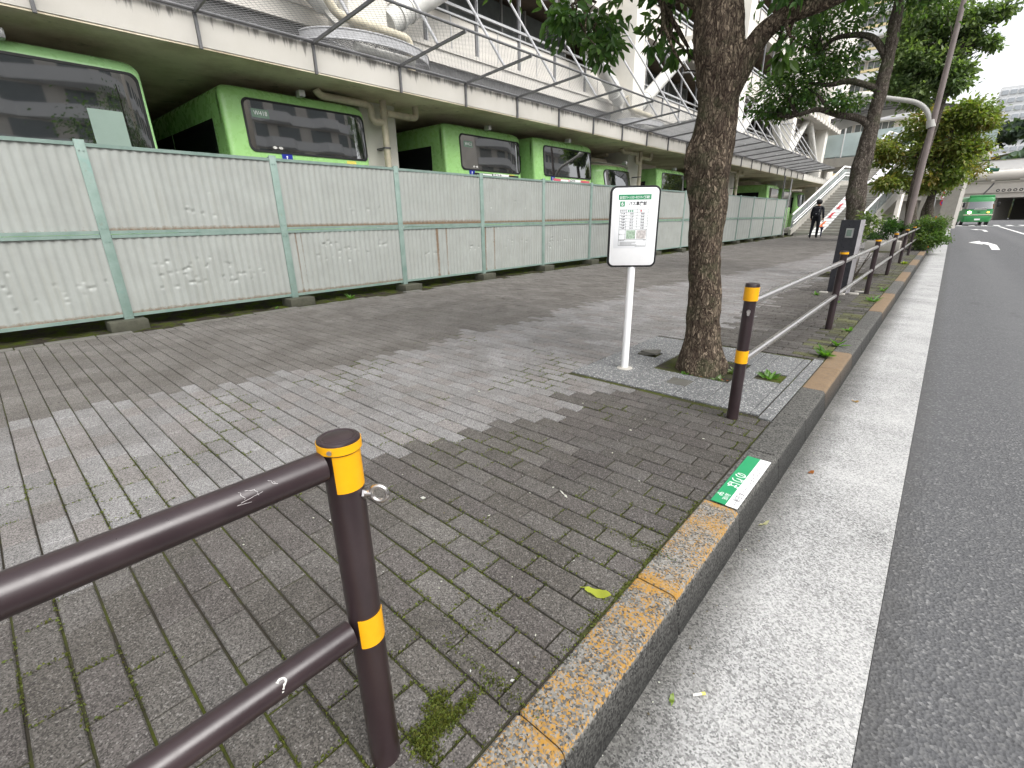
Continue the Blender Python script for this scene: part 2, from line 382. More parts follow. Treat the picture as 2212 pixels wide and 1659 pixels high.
def np_mesh(name, V, F, mat, parent=None, cols=None, smooth=False):
    """V (n,3), F (m,k) arrays, all faces of k corners"""
    me = bpy.data.meshes.new(name); off = np.array(root_loc(parent)) if parent is not None else np.zeros(3)
    V = V-off; n, (m, k) = len(V), F.shape
    me.vertices.add(n); me.vertices.foreach_set('co', V.astype(np.float32).ravel())
    me.loops.add(m*k); me.loops.foreach_set('vertex_index', F.astype(np.int32).ravel())
    me.polygons.add(m); me.polygons.foreach_set('loop_start', np.arange(0, m*k, k, dtype=np.int32)); me.polygons.foreach_set('loop_total', np.full(m, k, dtype=np.int32))
    me.polygons.foreach_set('use_smooth', np.full(m, smooth)); me.update(calc_edges=True); me.validate()
    me.materials.append(MAT[mat])
    if cols is not None:
        a = me.color_attributes.new('Col', 'FLOAT_COLOR', 'POINT'); a.data.foreach_set('color', np.concatenate([cols, np.ones((len(cols), 1))], 1).astype(np.float32).ravel())
    return link(name, me, parent)
_tc = {}
def text_geo(s, size=1., bold=0.):
    key = (s, bold)
    if key not in _tc:
        cu = bpy.data.curves.new('lettering', 'FONT'); cu.body = s; cu.size = 1.; cu.align_x = 'CENTER'; cu.align_y = 'CENTER'; cu.resolution_u = 3; cu.offset = bold
        ob = bpy.data.objects.new('lettering', cu); COL.objects.link(ob)
        dg = bpy.context.evaluated_depsgraph_get(); me = bpy.data.meshes.new_from_object(ob.evaluated_get(dg))
        _tc[key] = ([tuple(v.co) for v in me.vertices], [tuple(p.vertices) for p in me.polygons])
        bpy.data.objects.remove(ob); bpy.data.meshes.remove(me); bpy.data.curves.remove(cu)
    vs, fs = _tc[key]; return [(v[0]*size, v[1]*size) for v in vs], fs
def put_text(mb, s, size, o, ux, uy, width=None, bold=0.):
    vs, fs = text_geo(s, size, bold); o, ux, uy = Vector(o), Vector(ux), Vector(uy)
    sx = 1.
    if width and vs:
        wd = max(v[0] for v in vs)-min(v[0] for v in vs); sx = width/wd
    mb.add([o+ux*v[0]*sx+uy*v[1] for v in vs], fs)
# ------------------------------------------------------------------ the ground
RZ = -.15                                                                      # road level; pavement top is 0
mb = MB().quad((-700, -300, -.32), (700, -300, -.32), (700, 1200, -.32), (-700, 1200, -.32)); struct(mb.build('ground', 'concrete_dark', smooth=0))
mb = MB(); ny = 60
ys = [-6, 0, 2, 4, 8, 16, 32, 60, 130, 180]
for a, b in zip(ys[:-1], ys[1:]): mb.quad((.10, a, RZ), (40, a, RZ), (40, b, RZ), (.10, b, RZ))
struct(mb.build('road', 'asphalt', smooth=0))
mb = MB()
for a, b in ((-6, 17.2), (17.2, 32), (32, 60), (60, 130)):                      # gutter slabs with open joints
    n = 1 if a < 10 else max(1, int((b-a)/4))
    for i in range(n):
        y0, y1 = a+(b-a)*i/n, a+(b-a)*(i+1)/n
        mb.box(-.38, .098, y0+.004, y1-.004, -.3, RZ+.004, 0)
struct(mb.build('gutter', 'gutter', smooth=0))
# road markings: 4 mm above the asphalt
def marking(polys):
    mb = MB()
    for p in polys: mb.add([(x, y, RZ+.005) for x, y in p], [tuple(range(len(p)))])
    return struct(mb.build('road_marking', 'road_paint', smooth=0))
marking([[(1.30, 24.5), (1.52, 24.5), (1.60, 28.2), (1.42, 30.6), (1.20, 30.9), (1.20, 32.0), (.78, 30.2), (1.20, 28.4), (1.20, 29.3), (1.36, 28.0)]])
marking([[(1.9, 48.), (2.1, 48.), (2.1, 52.5), (1.7, 54.), (1.7, 55.), (1.25, 53.6), (1.7, 52.2), (1.7, 53.1), (1.9, 52.)]])
marking([[(3.4, -6), (3.56, -6), (3.56, 66), (3.4, 66)]])
marking([[(.3, 66.4), (12, 66.4), (12, 66.9), (.3, 66.9)]])
marking([[(x, 69), (x+.45, 69), (x+.45, 73), (x, 73)] for x in np.arange(.5, 18, .95)])

# pavers, laid course by course across the pavement, each a bevelled stone with its own shade
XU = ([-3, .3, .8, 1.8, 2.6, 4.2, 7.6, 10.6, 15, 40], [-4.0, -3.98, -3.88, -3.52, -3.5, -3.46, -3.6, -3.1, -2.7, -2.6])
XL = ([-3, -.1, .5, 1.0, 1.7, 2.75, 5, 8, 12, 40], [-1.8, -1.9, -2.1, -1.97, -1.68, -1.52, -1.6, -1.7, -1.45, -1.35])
PW, PH = .197, .0975
def pavers():
    rows = np.arange(-31, int(38/PH)); P = []
    for r in rows:
        off = (r % 2)*.5*PW+(.25*PW if (r//9) % 3 == 1 else 0)
        y0 = r*PH
        xs = np.arange(-6.7-off, -.5, PW)
        for x in xs:
            x0, x1 = max(x, -6.48), min(x+PW, -.538)
            if x1-x0 < .035: continue
            P.append((x0, x1, y0, y0+PH))
    P = np.array(P)
    cx, cy = (P[:, 0]+P[:, 1])/2, (P[:, 2]+P[:, 3])/2
    rx0, rx1, ry0, ry1 = -1.962, -.53, 2.838, 4.412                                # the slabs round the first tree; pavers are cut to meet them
    over = (P[:, 1] > rx0) & (P[:, 0] < rx1) & (P[:, 3] > ry0) & (P[:, 2] < ry1)
    cut = []
    for x0, x1, y0, y1 in P[over]:
        if rx0-x0 > .02: cut.append((x0, rx0, y0, y1))
        xa = max(x0, rx0)
        if ry0-y0 > .02: cut.append((xa, x1, y0, ry0))
        if y1-ry1 > .02: cut.append((xa, x1, ry1, y1))
    P = np.concatenate([P[~over], np.array(cut)]); cx, cy = (P[:, 0]+P[:, 1])/2, (P[:, 2]+P[:, 3])/2
    hole = np.zeros(len(P), bool)
    for yc in (11.3, 19.2, 27.2): hole |= (np.abs(cx+1.3) < .5) & (np.abs(cy-yc) < .55)
    P = P[~hole]; cx, cy = cx[~hole], cy[~hole]; n = len(P)
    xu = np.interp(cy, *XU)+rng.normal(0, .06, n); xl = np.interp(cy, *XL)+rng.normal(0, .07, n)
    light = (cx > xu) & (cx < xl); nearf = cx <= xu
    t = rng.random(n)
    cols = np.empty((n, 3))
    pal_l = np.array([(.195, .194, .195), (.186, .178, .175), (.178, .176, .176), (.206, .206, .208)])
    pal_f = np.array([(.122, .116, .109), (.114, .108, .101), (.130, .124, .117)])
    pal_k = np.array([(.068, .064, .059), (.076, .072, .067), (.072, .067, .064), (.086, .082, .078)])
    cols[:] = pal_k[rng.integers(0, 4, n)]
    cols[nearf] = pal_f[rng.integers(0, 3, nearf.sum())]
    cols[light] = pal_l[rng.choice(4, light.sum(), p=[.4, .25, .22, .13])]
    near = ((cy < 1.5) | (cx < -1.2)) & ~light & ~nearf; cols[near] *= 1.22                     # near and left stones toned lighter
    mossy = (cx > -.78) & (cy > 4.4) & (cy < 18) & (rng.random(n) < .75)
    cols[mossy] = cols[mossy]*.4+np.array((.050, .056, .010))*rng.random((mossy.sum(), 1))*1.3
    cols *= (0.92+.16*rng.random((n, 1)))*np.array((1.0, .978, .958))
    jn, bv = (.0028+.0012*rng.random(n))*np.interp(cx, [-4., -1.5], [.65, 1.]), .0035
    z = rng.normal(0, .0011, n); tx, ty = rng.normal(0, .006, n), rng.normal(0, .008, n)
    V = []; 
    x0, x1, y0, y1 = P[:, 0]+jn, P[:, 1]-jn, P[:, 2]+jn, P[:, 3]-jn
    def ring(ins, dz):
        out = []
        for X, Y in ((x0+ins, y0+ins), (x1-ins, y0+ins), (x1-ins, y1-ins), (x0+ins, y1-ins)):
            out.append(np.stack([X, Y, z+dz+tx*(X-cx)+ty*(Y-cy)], 1))
        return out
    rings = ring(0, -.02)+ring(0, -.004)+ring(bv, 0.)
    V = np.stack(rings, 1).reshape(-1, 3)
    f = [(8, 9, 10, 11)]
    for k in range(4):
        q = (k+1) % 4; f += [(k, q, 4+q, 4+k), (4+k, 4+q, 8+q, 8+k)]
    F = (np.array(f)[None]+(np.arange(n)*12)[:, None, None]).reshape(-1, 4)
    o = np_mesh('pavement', V, F, 'paver', cols=np.repeat(cols, 12, 0)); struct(o)
pavers()
struct(MB().box(-6.52, -.533, -3.2, 38.2, -.3, -.0085).build('pavement_bed', 'bed', smooth=0))
struct(MB().box(-6.9, -.50, 38.2, 60, -.3, -.002).build('footpath', 'concrete', smooth=0))
# kerb stones, 0.6 m each
mb = MB()
KY = np.arange(-3.6, 62, .6)
for i, y in enumerate(KY):
    ya, yb = y+.002, y+.598
    mid = y+.3
    yellow = mid < 1.79
    tan = any(a <= mid <= b for a, b in ((3.58, 4.9), (7., 8.8), (10.6, 12.5), (14.2, 16.1), (18, 19.8)))
    prof = [(-.532, -.3), (-.37, -.3), (-.372, RZ+.01), (-.390, -.024), (-.394, -.011), (-.401, -.003), (-.412, 0.), (-.527, 0.), (-.532, -.004)]
    jz = random.uniform(-.002, .002)
    ym = [ya, ya+.006]+list(np.linspace(ya+.05, yb-.05, 5))+[yb-.006, yb]
    vs = []; cs = []
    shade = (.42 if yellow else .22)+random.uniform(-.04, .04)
    for j, yy in enumerate(ym):
        s = .0035 if j in (0, len(ym)-1) else 0.
        edge = 1 if j in (0, 1, len(ym)-2, len(ym)-1) else 0
        for (x, z) in prof:
            top = z > -.012
            yl = (.475 if top else 0.)+(.12 if edge and top else 0)+(.05 if x > -.4 and top else 0)
            vs.append((x+(s if x < -.45 else -s), yy, z-(s if z > -.05 else 0)+jz*(z > -.1)))
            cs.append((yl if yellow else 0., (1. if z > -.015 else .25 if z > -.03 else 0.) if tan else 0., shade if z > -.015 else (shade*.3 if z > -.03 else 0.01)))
    b = len(mb.v); m = len(prof)
    mb.v += vs; mb.c += cs
    for j in range(len(ym)-1):
        for k in range(m):
            mb.f.append((b+j*m+k, b+j*m+(k+1) % m, b+(j+1)*m+(k+1) % m, b+(j+1)*m+k)); mb.mi.append(0)
    mb.f.append(tuple(b+k for k in range(m))[::-1]); mb.mi.append(0); mb.f.append(tuple(b+(len(ym)-1)*m+k for k in range(m))); mb.mi.append(0)
struct(mb.build('kerb', 'kerb', smooth=30))
# stone slabs round the first tree
mb = MB()
ax0, ax1, px0, px1, bx0, bx1 = -1.96, -1.235, -1.52, -.95, -1.235, -.66
ya, yb, py0, py1 = 2.88, 4.36, 3.36, 3.92
z1 = .002
def slab(x0, x1, y0, y1, z=z1): mb.box(x0+.002, x1-.002, y0+.002, y1-.002, -.08, z, .003)
slab(-1.96, px0, ya, 3.64); slab(-1.96, px0, 3.64+.165, yb); slab(-1.96, -1.80, 3.64, 3.805, z1); slab(-1.635, px0, 3.64, 3.805, z1)
slab(px0, -1.30, ya, py0); slab(-1.15, px1, ya, py0); slab(-1.30, -1.15, ya, 3.10); slab(-1.30, -1.15, 3.25, py0)
slab(px0, px1, py1, yb)
slab(px1, -.845, ya, yb); slab(-.845, -.665, ya, 3.58); slab(-.845, -.665, 3.80, yb)
slab(-.665, -.615, ya, yb); slab(-.608, -.536, ya-.04, yb+.05, z1+.001)
struct(mb.build('paving_slab', 'granite', smooth=0))
def soil_patch(x0, x1, y0, y1, zb, amp, name='soil', nx=30, ny_=30):
    xs, ys_ = np.linspace(x0, x1, nx), np.linspace(y0, y1, ny_)
    V = np.array([(x, y, zb+amp*mnoise.fractal((x*9, y*9, 3.), 1., 2., 4)) for y in ys_ for x in xs])
    F = np.array([(j*nx+i, j*nx+i+1, (j+1)*nx+i+1, (j+1)*nx+i) for j in range(ny_-1) for i in range(nx-1)])
    return struct(np_mesh(name, V, F, 'soil', smooth=True))
soil_patch(px0-.01, px1+.01, py0-.01, py1+.01, -.03, .012)
soil_patch(-1.81, -1.63, 3.63, 3.81, -.05, .008, nx=8, ny_=8); soil_patch(-.85, -.66, 3.57, 3.81, -.035, .01, nx=8, ny_=8)
for yc in (11.3, 19.2, 27.2): soil_patch(-1.82, -.78, yc-.57, yc+.57, -.01, .012, nx=14, ny_=14)
cov = MB().box(-1.297, -1.153, 3.103, 3.247, -.06, .001, .003); 
tag(cov.build('inspection_cover', 'concrete_dark', smooth=0), 'small square rusty cover set in the slab before the nearest tree', 'cover')
cov = MB(); cov.obox((-1.80, 3.66, -.012), (.16, .02, .022), (-.02, .13, 0), (0, 0, .02)); cov.obox((-1.79, 3.69, .012), (.15, -.03, .004), (.01, .05, 0), (0, 0, .012))
tag(cov.build('broken_cover', 'concrete_dark', smooth=0), 'broken dark cover lying askew in its hole behind the sign pole', 'cover')
# bare strip under the sheet fence, with a broken concrete edge
nx, ny_ = 30, 340
V = []
for j in range(ny_):
    y = -3+j*(36/(ny_-1))
    for i in range(nx):
        u = i/(nx-1); x = -8.4+u*1.92
        x += (.06*mnoise.noise((y*1.3, 4., 0))+.03*mnoise.noise((y*7, 1., 0))) if i == nx-1 else 0
        V.append((x, y, -.035+.03*(1-u)+.03*max(0, (u-.9)/.1)+.04*mnoise.fractal((x*6, y*6, 1.), 1., 2., 5)*(1 if i < nx-1 else .1)))
F = np.array([(j*nx+i, j*nx+i+1, (j+1)*nx+i+1, (j+1)*nx+i) for j in range(ny_-1) for i in range(nx-1)])
struct(np_mesh('mossy_ground', np.array(V), F, 'soil', smooth=True))
mb = MB(); y = -3.
while y < 34:
    L = random.uniform(.12, .5); wd = random.uniform(.02, .09)
    if random.random() < .8: mb.box(-6.53-wd, -6.48+random.uniform(0, .01), y, y+L-.01, -.06, random.uniform(.004, .012), .006)
    y += L
struct(mb.build('pavement_edging', 'concrete_mid', smooth=30))
# garage floor
struct(MB().quad((-45, -20, -.02), (-8.3, -20, -.02), (-8.3, 62, -.02), (-45, 62, -.02)).build('garage_floor', 'concrete', smooth=0))
# moss growing out of the joints close by: uncountable
def moss():
    V = []; n = 0; pts = []
    tries = 60000
    for _ in range(tries):
        y = random.uniform(-.3, 3.2); x = random.uniform(-3.6, -.53)
        r = round(y/PH)
        if random.random() < .55: y = r*PH+random.gauss(0, .005)
        else:
            r = math.floor(y/PH); off = (r % 2)*.5*PW+(.25*PW if (r//9) % 3 == 1 else 0)
            k = round((x+6.7+off)/PW); x = -6.7-off+k*PW+random.gauss(0, .005)
        if x > -.545: x = -.542
        if -1.98 < x < -.54 and 2.83 < y < 4.42: continue
        d = mnoise.fractal((x*1.7, y*1.7, 7.), 1., 2., 4)
        if d < .22 - (.25 if x > -.75 else 0): continue
        pts.append((x, y))
    for cx, cy, sx, sy, n_ in ((-.66, .452, .012, .022, 2600), (-.645, .40, .022, .014, 1500), (-.64, .51, .010, .04, 1500), (-.70, .49, .012, .02, 700), (-.66, .62, .08, .008, 500), (-.545, 1.1, .012, .3, 900), (-.60, 1.35, .06, .012, 500), (-.79, .72, .02, .05, 350)):
        pts += [(random.gauss(cx, sx), random.gauss(cy, sy)) for _ in range(n_)]
    P = np.array(pts); n = len(P)
    a = rng.random(n)*2*PI; s = .0022+.0035*rng.random(n); h = .001+.006*rng.random(n)
    base = np.stack([P[:, 0], P[:, 1], -.008+.011*rng.random(n)], 1)
    d1 = np.stack([np.cos(a)*s, np.sin(a)*s, 0*s], 1); d2 = np.stack([-np.sin(a)*s*.6, np.cos(a)*s*.6, h], 1)
    V = np.stack([base-d1, base+d1, base+d2], 1).reshape(-1, 3); F = np.arange(3*n).reshape(-1, 3)
    c = np.array((.06, .085, .012))*(.5+1.1*rng.random((n, 1)))+np.array((.03, .01, 0))*rng.random((n, 1))
    o = np_mesh('moss', V, F, 'leaf_dull', cols=np.repeat(c, 3, 0)); o['kind'] = 'stuff'; tag(o, 'green moss growing in the joints of the near paving', 'moss')
moss()
# small pale bits and grit lying on the near paving and in the gutter: uncountable
P = []
for _ in range(420):
    if random.random() < .6: P.append((random.uniform(-3., -.55), random.uniform(.2, 4.), .002))
    else: P.append((random.gauss(-.345, .03), random.uniform(.6, 9.), RZ+.006))
P = np.array(P); n = len(P); s = .0025+.004*rng.random(n)**2; a = rng.random(n)*6.28
d1 = np.stack([np.cos(a), np.sin(a), 0*a], 1)*s[:, None]; d2 = np.stack([-np.sin(a), np.cos(a), .2+0*a], 1)*s[:, None]*.7
V = np.stack([P-d1, P+d2, P+d1, P-d2], 1).reshape(-1, 3); V[:, 2] = np.maximum(V[:, 2], np.repeat(P[:, 2], 4))+.001
c = np.repeat(np.where(rng.random((n, 1)) < .3, [[.5, .5, .48]], [[.10, .08, .05]]), 4, 0)
ex_v, ex_c = [], []
for (xa, ya, xb, yb, w_) in ((-1.035, 1.455, -.985, 1.432, .004), (-1.0, 1.44, -.97, 1.425, .006), (-1.45, 1.02, -1.43, 1.035, .011), (-.64, .80, -.634, .792, .002), (-.62, .70, -.613, .694, .0025), (-.70, .60, -.692, .594, .0025), (-2.2, 2.1, -2.185, 2.11, .008), (-1.1, 2.2, -1.085, 2.21, .007), (-.75, 2.35, -.74, 2.36, .006)):
    dx, dy = xb-xa, yb-ya; l = math.hypot(dx, dy); nx_, ny2 = -dy/l*w_, dx/l*w_
    ex_v += [(xa, ya, .0035), (xa+dx*.4+nx_, ya+dy*.4+ny2, .0035), (xb, yb, .0035), (xa+dx*.6-nx_, ya+dy*.6-ny2, .0035)]; ex_c += [(.55, .55, .53)]*4
V = np.concatenate([V, np.array(ex_v)]); c = np.concatenate([c, np.array(ex_c)]); n = len(V)//4
o = np_mesh('litter', V, np.arange(4*n).reshape(-1, 4), 'leaf_dull', cols=c); o['kind'] = 'stuff'; tag(o, 'grit and crumbs scattered on the paving and gutter', 'litter')
# ------------------------------------------------------------------ corrugated sheet fence
FX = -6.95; P0, PS = -.887, 1.957
fence = thing('sheet_fence', 'long pale corrugated sheet fence in a green steel frame in front of the parked buses', 'fence', (FX, 0, 0))
def panel(name, y0, y1, z0, z1, seed, dents, rust_low, streaks, rows, flat=False):
    L = y1-y0; nu = int(L/.085*(8 if y0 < 9 else 6)); nv = rows; rs = random.Random(seed)
    dl = []
    for (cu, cv, k, su, sv) in dents:
        for _ in range(k): dl.append((y0+L*rs.gauss(cu, su), z0+(z1-z0)*rs.gauss(cv, sv), rs.uniform(.014, .028), rs.uniform(.008, .013), rs.uniform(.5, 1.2)))
    bend = rs.uniform(-.012, .012)
    V = np.zeros(((nu+1)*(nv+1), 3)); C = np.zeros_like(V)
    u = np.linspace(y0, y1, nu+1); vv = np.linspace(z0, z1, nv+1); U, W_ = np.meshgrid(u, vv)
    amp = .0022 if flat else .0058
    X = amp*np.cos((U-y0)*2*PI/(.085 if not flat else .33))
    X += bend*np.sin(PI*(U-y0)/L)
    chip = np.zeros_like(X)
    for (du, dv, ru, rv, a) in dl:
        g = np.exp(-((U-du)/ru)**2-((W_-dv)/rv)**2); X -= .017*a*g; chip = np.maximum(chip, 1.1*a*np.exp(-((U-du)/(ru*.8))**2-((W_-dv+rv*.9)/(rv*.45))**2)); X += .006*a*np.exp(-((U-du)/ru)**2-((W_-dv-rv*1.6)/rv)**2)
    rust = np.zeros_like(X)
    if rust_low: rust += rust_low*np.clip(1-(W_-z0)/.075, 0, 1)
    for (su, wdt, s, down) in streaks:
        h = np.clip((W_-z0)/(z1-z0), 0, 1)
        rust += s*np.exp(-((U-y0-su*L)/wdt)**2)*(.55+.45*(h if down else 1))
    V = np.stack([X+FX, U, W_], 2).reshape(-1, 3); C[:, 0] = rust.ravel(); C[:, 1] = np.clip(chip.ravel(), .001, .9)
    m = nu+1
    ii, jj = np.meshgrid(np.arange(nu), np.arange(nv)); i0 = (jj*m+ii).ravel()
    F = np.stack([i0, i0+1, i0+m+1, i0+m], 1)
    return np_mesh(name, V, F, 'panel', fence, cols=C, smooth=True)
random.seed(3)
NB = 17
ZB, ZM0, ZM1, ZT = .155, 1.017, 1.034, 1.90
post_me = None
rail_u = rail_d = None
for b in range(-2, NB):
    y = P0+b*PS
    # post: an angle section with bolts, leaning a touch
    p = MB(); p.box(FX+.012, FX+.022, y-.045, y+.045, .07, 1.965, .002); p.box(FX-.045, FX+.012, y-.045, y-.037, .07, 1.95)
    for bz in (.12, .95, 1.09, 1.86):
        for by in (-.02, .018): p.tube([(FX+.02, y+by, bz), (FX+.03, y+by, bz)], .007, 6)
    o = p.build('post', 'green_frame', fence, smooth=30)
    ft = MB(); q = random.uniform(-.05, .05); ft.box(FX-.12, FX+.16+random.uniform(-.02, .03), y-.17+q, y+.19+q, -.05, .085+random.uniform(-.012, .012), .012)
    ft.build('footing', 'footing', fence, smooth=30)
    if b == NB-1: break
    ya, yb = y+.048, y+PS-.048
    far = b >= 9
    r = MB()
    for z0, z1 in ((ZT, ZT+.035), (ZM1-.006, ZM1+.030), (ZM0-.032, ZM0+.004), (ZB-.045, ZB-.010)):
        sag = random.uniform(-.006, .006)
        r.add([(FX+.016, ya, z0), (FX+.020, ya, z1), (FX+.020, yb, z1+sag), (FX+.016, yb, z0+sag), (FX-.03, ya, z0), (FX-.03, ya, z1), (FX-.03, yb, z1+sag), (FX-.03, yb, z0+sag)],
              [(0, 1, 2, 3), (7, 6, 5, 4), (1, 5, 6, 2), (0, 3, 7, 4), (0, 4, 5, 1), (3, 2, 6, 7)])
    r.build('rail', 'green_frame', fence, smooth=0)
    d_low = {0: [(.33, .62, 16, .22, .09), (.75, .35, 16, .14, .10)], -1: [(.6, .5, 14, .25, .14)], 1: [(.38, .55, 18, .12, .08), (.66, .42, 16, .11, .10), (.3, .33, 5, .07, .03)],
             2: [(.28, .80, 7, .10, .03), (.42, .66, 6, .1, .04), (.75, .72, 8, .08, .05), (.55, .55, 7, .16, .05)], 3: [(.35, .50, 12, .3, .012), (.85, .55, 6, .06, .06)],
             4: [(.5, .55, 8, .15, .1)], 5: [(.15, .45, 9, .05, .08), (.55, .55, 8, .15, .06)], 6: [(.4, .5, 9, .2, .1)]}.get(b, [(.5, .5, 5, .25, .15)] if not far else [])
    d_up = {1: [(.5, .3, 6, .12, .08)], 2: [(.7, .28, 4, .15, .03)], 4: [(.3, .4, 5, .2, .1)]}.get(b, [])
    st_low = {2: [(.06, .014, .85, 1), (.10, .01, .7, 1)], 3: [(.40, .030, 1.0, 1), (.52, .022, .75, 1)], 4: [(.02, .03, .95, 1), (.16, .016, .95, 1)], -1: [(.95, .03, .4, 1)]}.get(b, [])
    panel('sheet_panel', ya-.01, yb+.01, ZM1+.02, ZT+.01, 100+b, d_up, (.85, 1.05, 1.1, 1.15, 1., 1.05, .9, .8)[b-1] if 1 <= b < 9 else .4, [], 8 if not d_up else 44, far)
    panel('sheet_panel', ya-.01, yb+.01, ZB-.02, ZM0-.02, 200+b, d_low, .85 if b in (0, 1, 2) else .3, st_low, 48 if d_low else 6, far)

# ------------------------------------------------------------------ the bus garage building
gar = thing('bus_garage_building', 'cream concrete building raised on columns above the parked green buses, with round diagonal braces', 'building', (-8, 15, 0))
Y0, Y1 = -14., 47.4
ZS = 3.235
mb = MB(); mb.box(-9.0, -7.55, Y0, Y1, ZS, 3.585); mb.build('deck_fascia', 'fascia', gar, smooth=0)
mb = MB(); mb.box(-9.62, -7.62, Y0, Y1, 3.588, 3.60); mb.box(-9.40, -9.44, Y0, Y1, 3.602, 4.438); mb.build('louvre_screen', 'louvre', gar, smooth=0)  # dark sheets added for the shade and mesh behind the deck edge
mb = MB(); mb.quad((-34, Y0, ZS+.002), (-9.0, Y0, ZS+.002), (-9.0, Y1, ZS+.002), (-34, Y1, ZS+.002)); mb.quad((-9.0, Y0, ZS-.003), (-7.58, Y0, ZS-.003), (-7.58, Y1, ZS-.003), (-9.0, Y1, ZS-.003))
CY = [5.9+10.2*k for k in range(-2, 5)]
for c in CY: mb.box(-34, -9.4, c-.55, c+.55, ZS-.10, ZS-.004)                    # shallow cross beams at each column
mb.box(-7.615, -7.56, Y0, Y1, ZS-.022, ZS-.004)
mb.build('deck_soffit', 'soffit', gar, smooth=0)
mb = MB(); mb.quad((-34, Y0, 3.58), (-34, Y0, 12), (-34, Y1, 12), (-34, Y1, 3.58)); mb.box(-34.2, -34, Y0, Y1, -.1, 4); mb.build('rear_wall', 'concrete_dark', gar, smooth=0)
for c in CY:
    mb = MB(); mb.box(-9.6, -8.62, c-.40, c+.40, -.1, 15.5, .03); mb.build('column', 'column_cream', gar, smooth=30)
# upper floors, each an edge beam, a parapet of panels, rails and mullions
def floor_level(zb, zt, wall_to, last=False, bays=range(-1, 5)):
    mb = MB(); 
    for k in bays:
        a, b = CY[k+1]+.402, min(CY[k+2]-.402, Y1) if k+2 < len(CY) else Y1
        mb.box(-9.32, -9.9, a, b, zb, zt); mb.box(-9.28, -9.32, a, b, zt-.07, zt+.012)
    mb.build('edge_beam', 'concrete_light', gar, smooth=0)
    mb = MB(); mb.box(-34, -9.92, Y0, Y1, zb+.02, zb+.34); mb.build('floor_slab', 'dark_in', gar, smooth=0)
def parapet(k, z, top):
    a, b = CY[k+1]+.402, CY[k+2]-.402
    n = int(round((b-a)/1.62)); w_ = (b-a)/n
    pn = MB(); fr = MB()
    for i in range(n):
        y = a+i*w_
        pn.box(-9.47, -9.49, y+.10, y+w_*.5-.012, z+.03, z+.72); pn.box(-9.47, -9.49, y+w_*.5+.012, y+w_-.02, z+.03, z+.72)
        MB().box(-9.45, -9.50, y, y+.05, z+.01, top).build('mullion', 'grey_steel', gar, smooth=0); fr.box(-9.44, -9.47, y+.06, y+.085, z+.01, top-.01)
        fr.box(-9.455, -9.475, y+w_*.5-.012, y+w_*.5+.012, z+.02, z+.75)
    fr.box(-9.43, -9.475, a, b, z+.735, z+.775); fr.box(-9.42, -9.48, a, b, z+.90, z+.955); fr.box(-9.45, -9.49, a, b, z, z+.028)
    pn.build('parapet_panel', 'concrete_light', gar, smooth=0); fr.build('parapet_rail', 'alu', gar, smooth=0)
levels = [(4.44, 4.775), (7.10, 7.52), (9.9, 10.3), (12.7, 13.1)]
for zb, zt in levels: floor_level(zb, zt, None)
for k in range(0, 5):
    for (zb, zt), top in zip(levels[:3], (7.1, 9.9, 12.7)):
        if k+2 < len(CY): parapet(k, zt, top)
mb = MB(); mb.box(-9.35, -34, Y0, CY[1]-.402, 4.776, 12.6)                         # blank block at the near end
for yy in (-1.2, 2.4): mb.box(-9.335, -9.352, yy, yy+.03, 4.8, 12)
mb.build('blank_wall', 'concrete', gar, smooth=0)
mb = MB(); mb.box(-9.3, -9.335, -5, 5.3, 5.28, 5.36); mb.box(-9.28, -9.34, -5, 5.3, 5.9, 6.0); mb.build('wall_ledge', 'concrete_light', gar, smooth=0)
mb = MB(); mb.box(-12.4, -12.5, CY[1]+.4, Y1, 4.78, 12.6); mb.build('inner_wall', 'dark_in', gar, smooth=0)
for k in (2, 3, 4, 5):
    a, b = CY[k+1-1]+.9, CY[k+1]-.9
    for zf in (4.78, 7.53):
        n = 8; w_ = (b-a)/n
        wm = MB(); 
        for i in range(n): wm.box(-11.0, -11.03, a+i*w_+.04, a+(i+1)*w_-.04, zf+.1, zf+2.2)
        wo = wm.build('window', 'window_grey', gar, smooth=0)
        fm = MB()
        for i in range(n+1): fm.box(-10.97, -11.04, a+i*w_-.03, a+i*w_+.03, zf, zf+2.28)
        fm.build('window_frame', 'alu', wo, smooth=0)
# round diagonal braces, an inverted V in every bay
for k in range(0, 5):
    c = CY[k+1]; d = CY[k+2] if k+2 < len(CY) else c+10.2; ap = c+5.1
    for (ya, yb) in ((c+.62, ap-.12), (d-.62, ap+.12)):
        A, B = Vector((-8.95, ya, 4.72)), Vector((-9.0, yb, 7.55)); 
        mb = MB(); mb.tube([A, B], .215, 28); t = (B-A).normalized(); mb.tube([A+t*.30, A+t*.36], .245, 28); mb.tube([A+t*.62, A+t*.66], .235, 28)
        mb.build('brace_tube', 'white_worn', gar, smooth=40)
        g = MB(); g.obox(A-t*.22+Vector((-.04, 0, -.2)), (.08, 0, 0), t*.5, (0, 0, .4)); g.build('gusset', 'white_worn', gar, smooth=0)
    nb = MB(); nb.box(-8.7, -9.32, ap-.45, ap+.45, 7.08, 7.75, .03); nb.build('brace_bracket', 'concrete_light', gar, smooth=30)
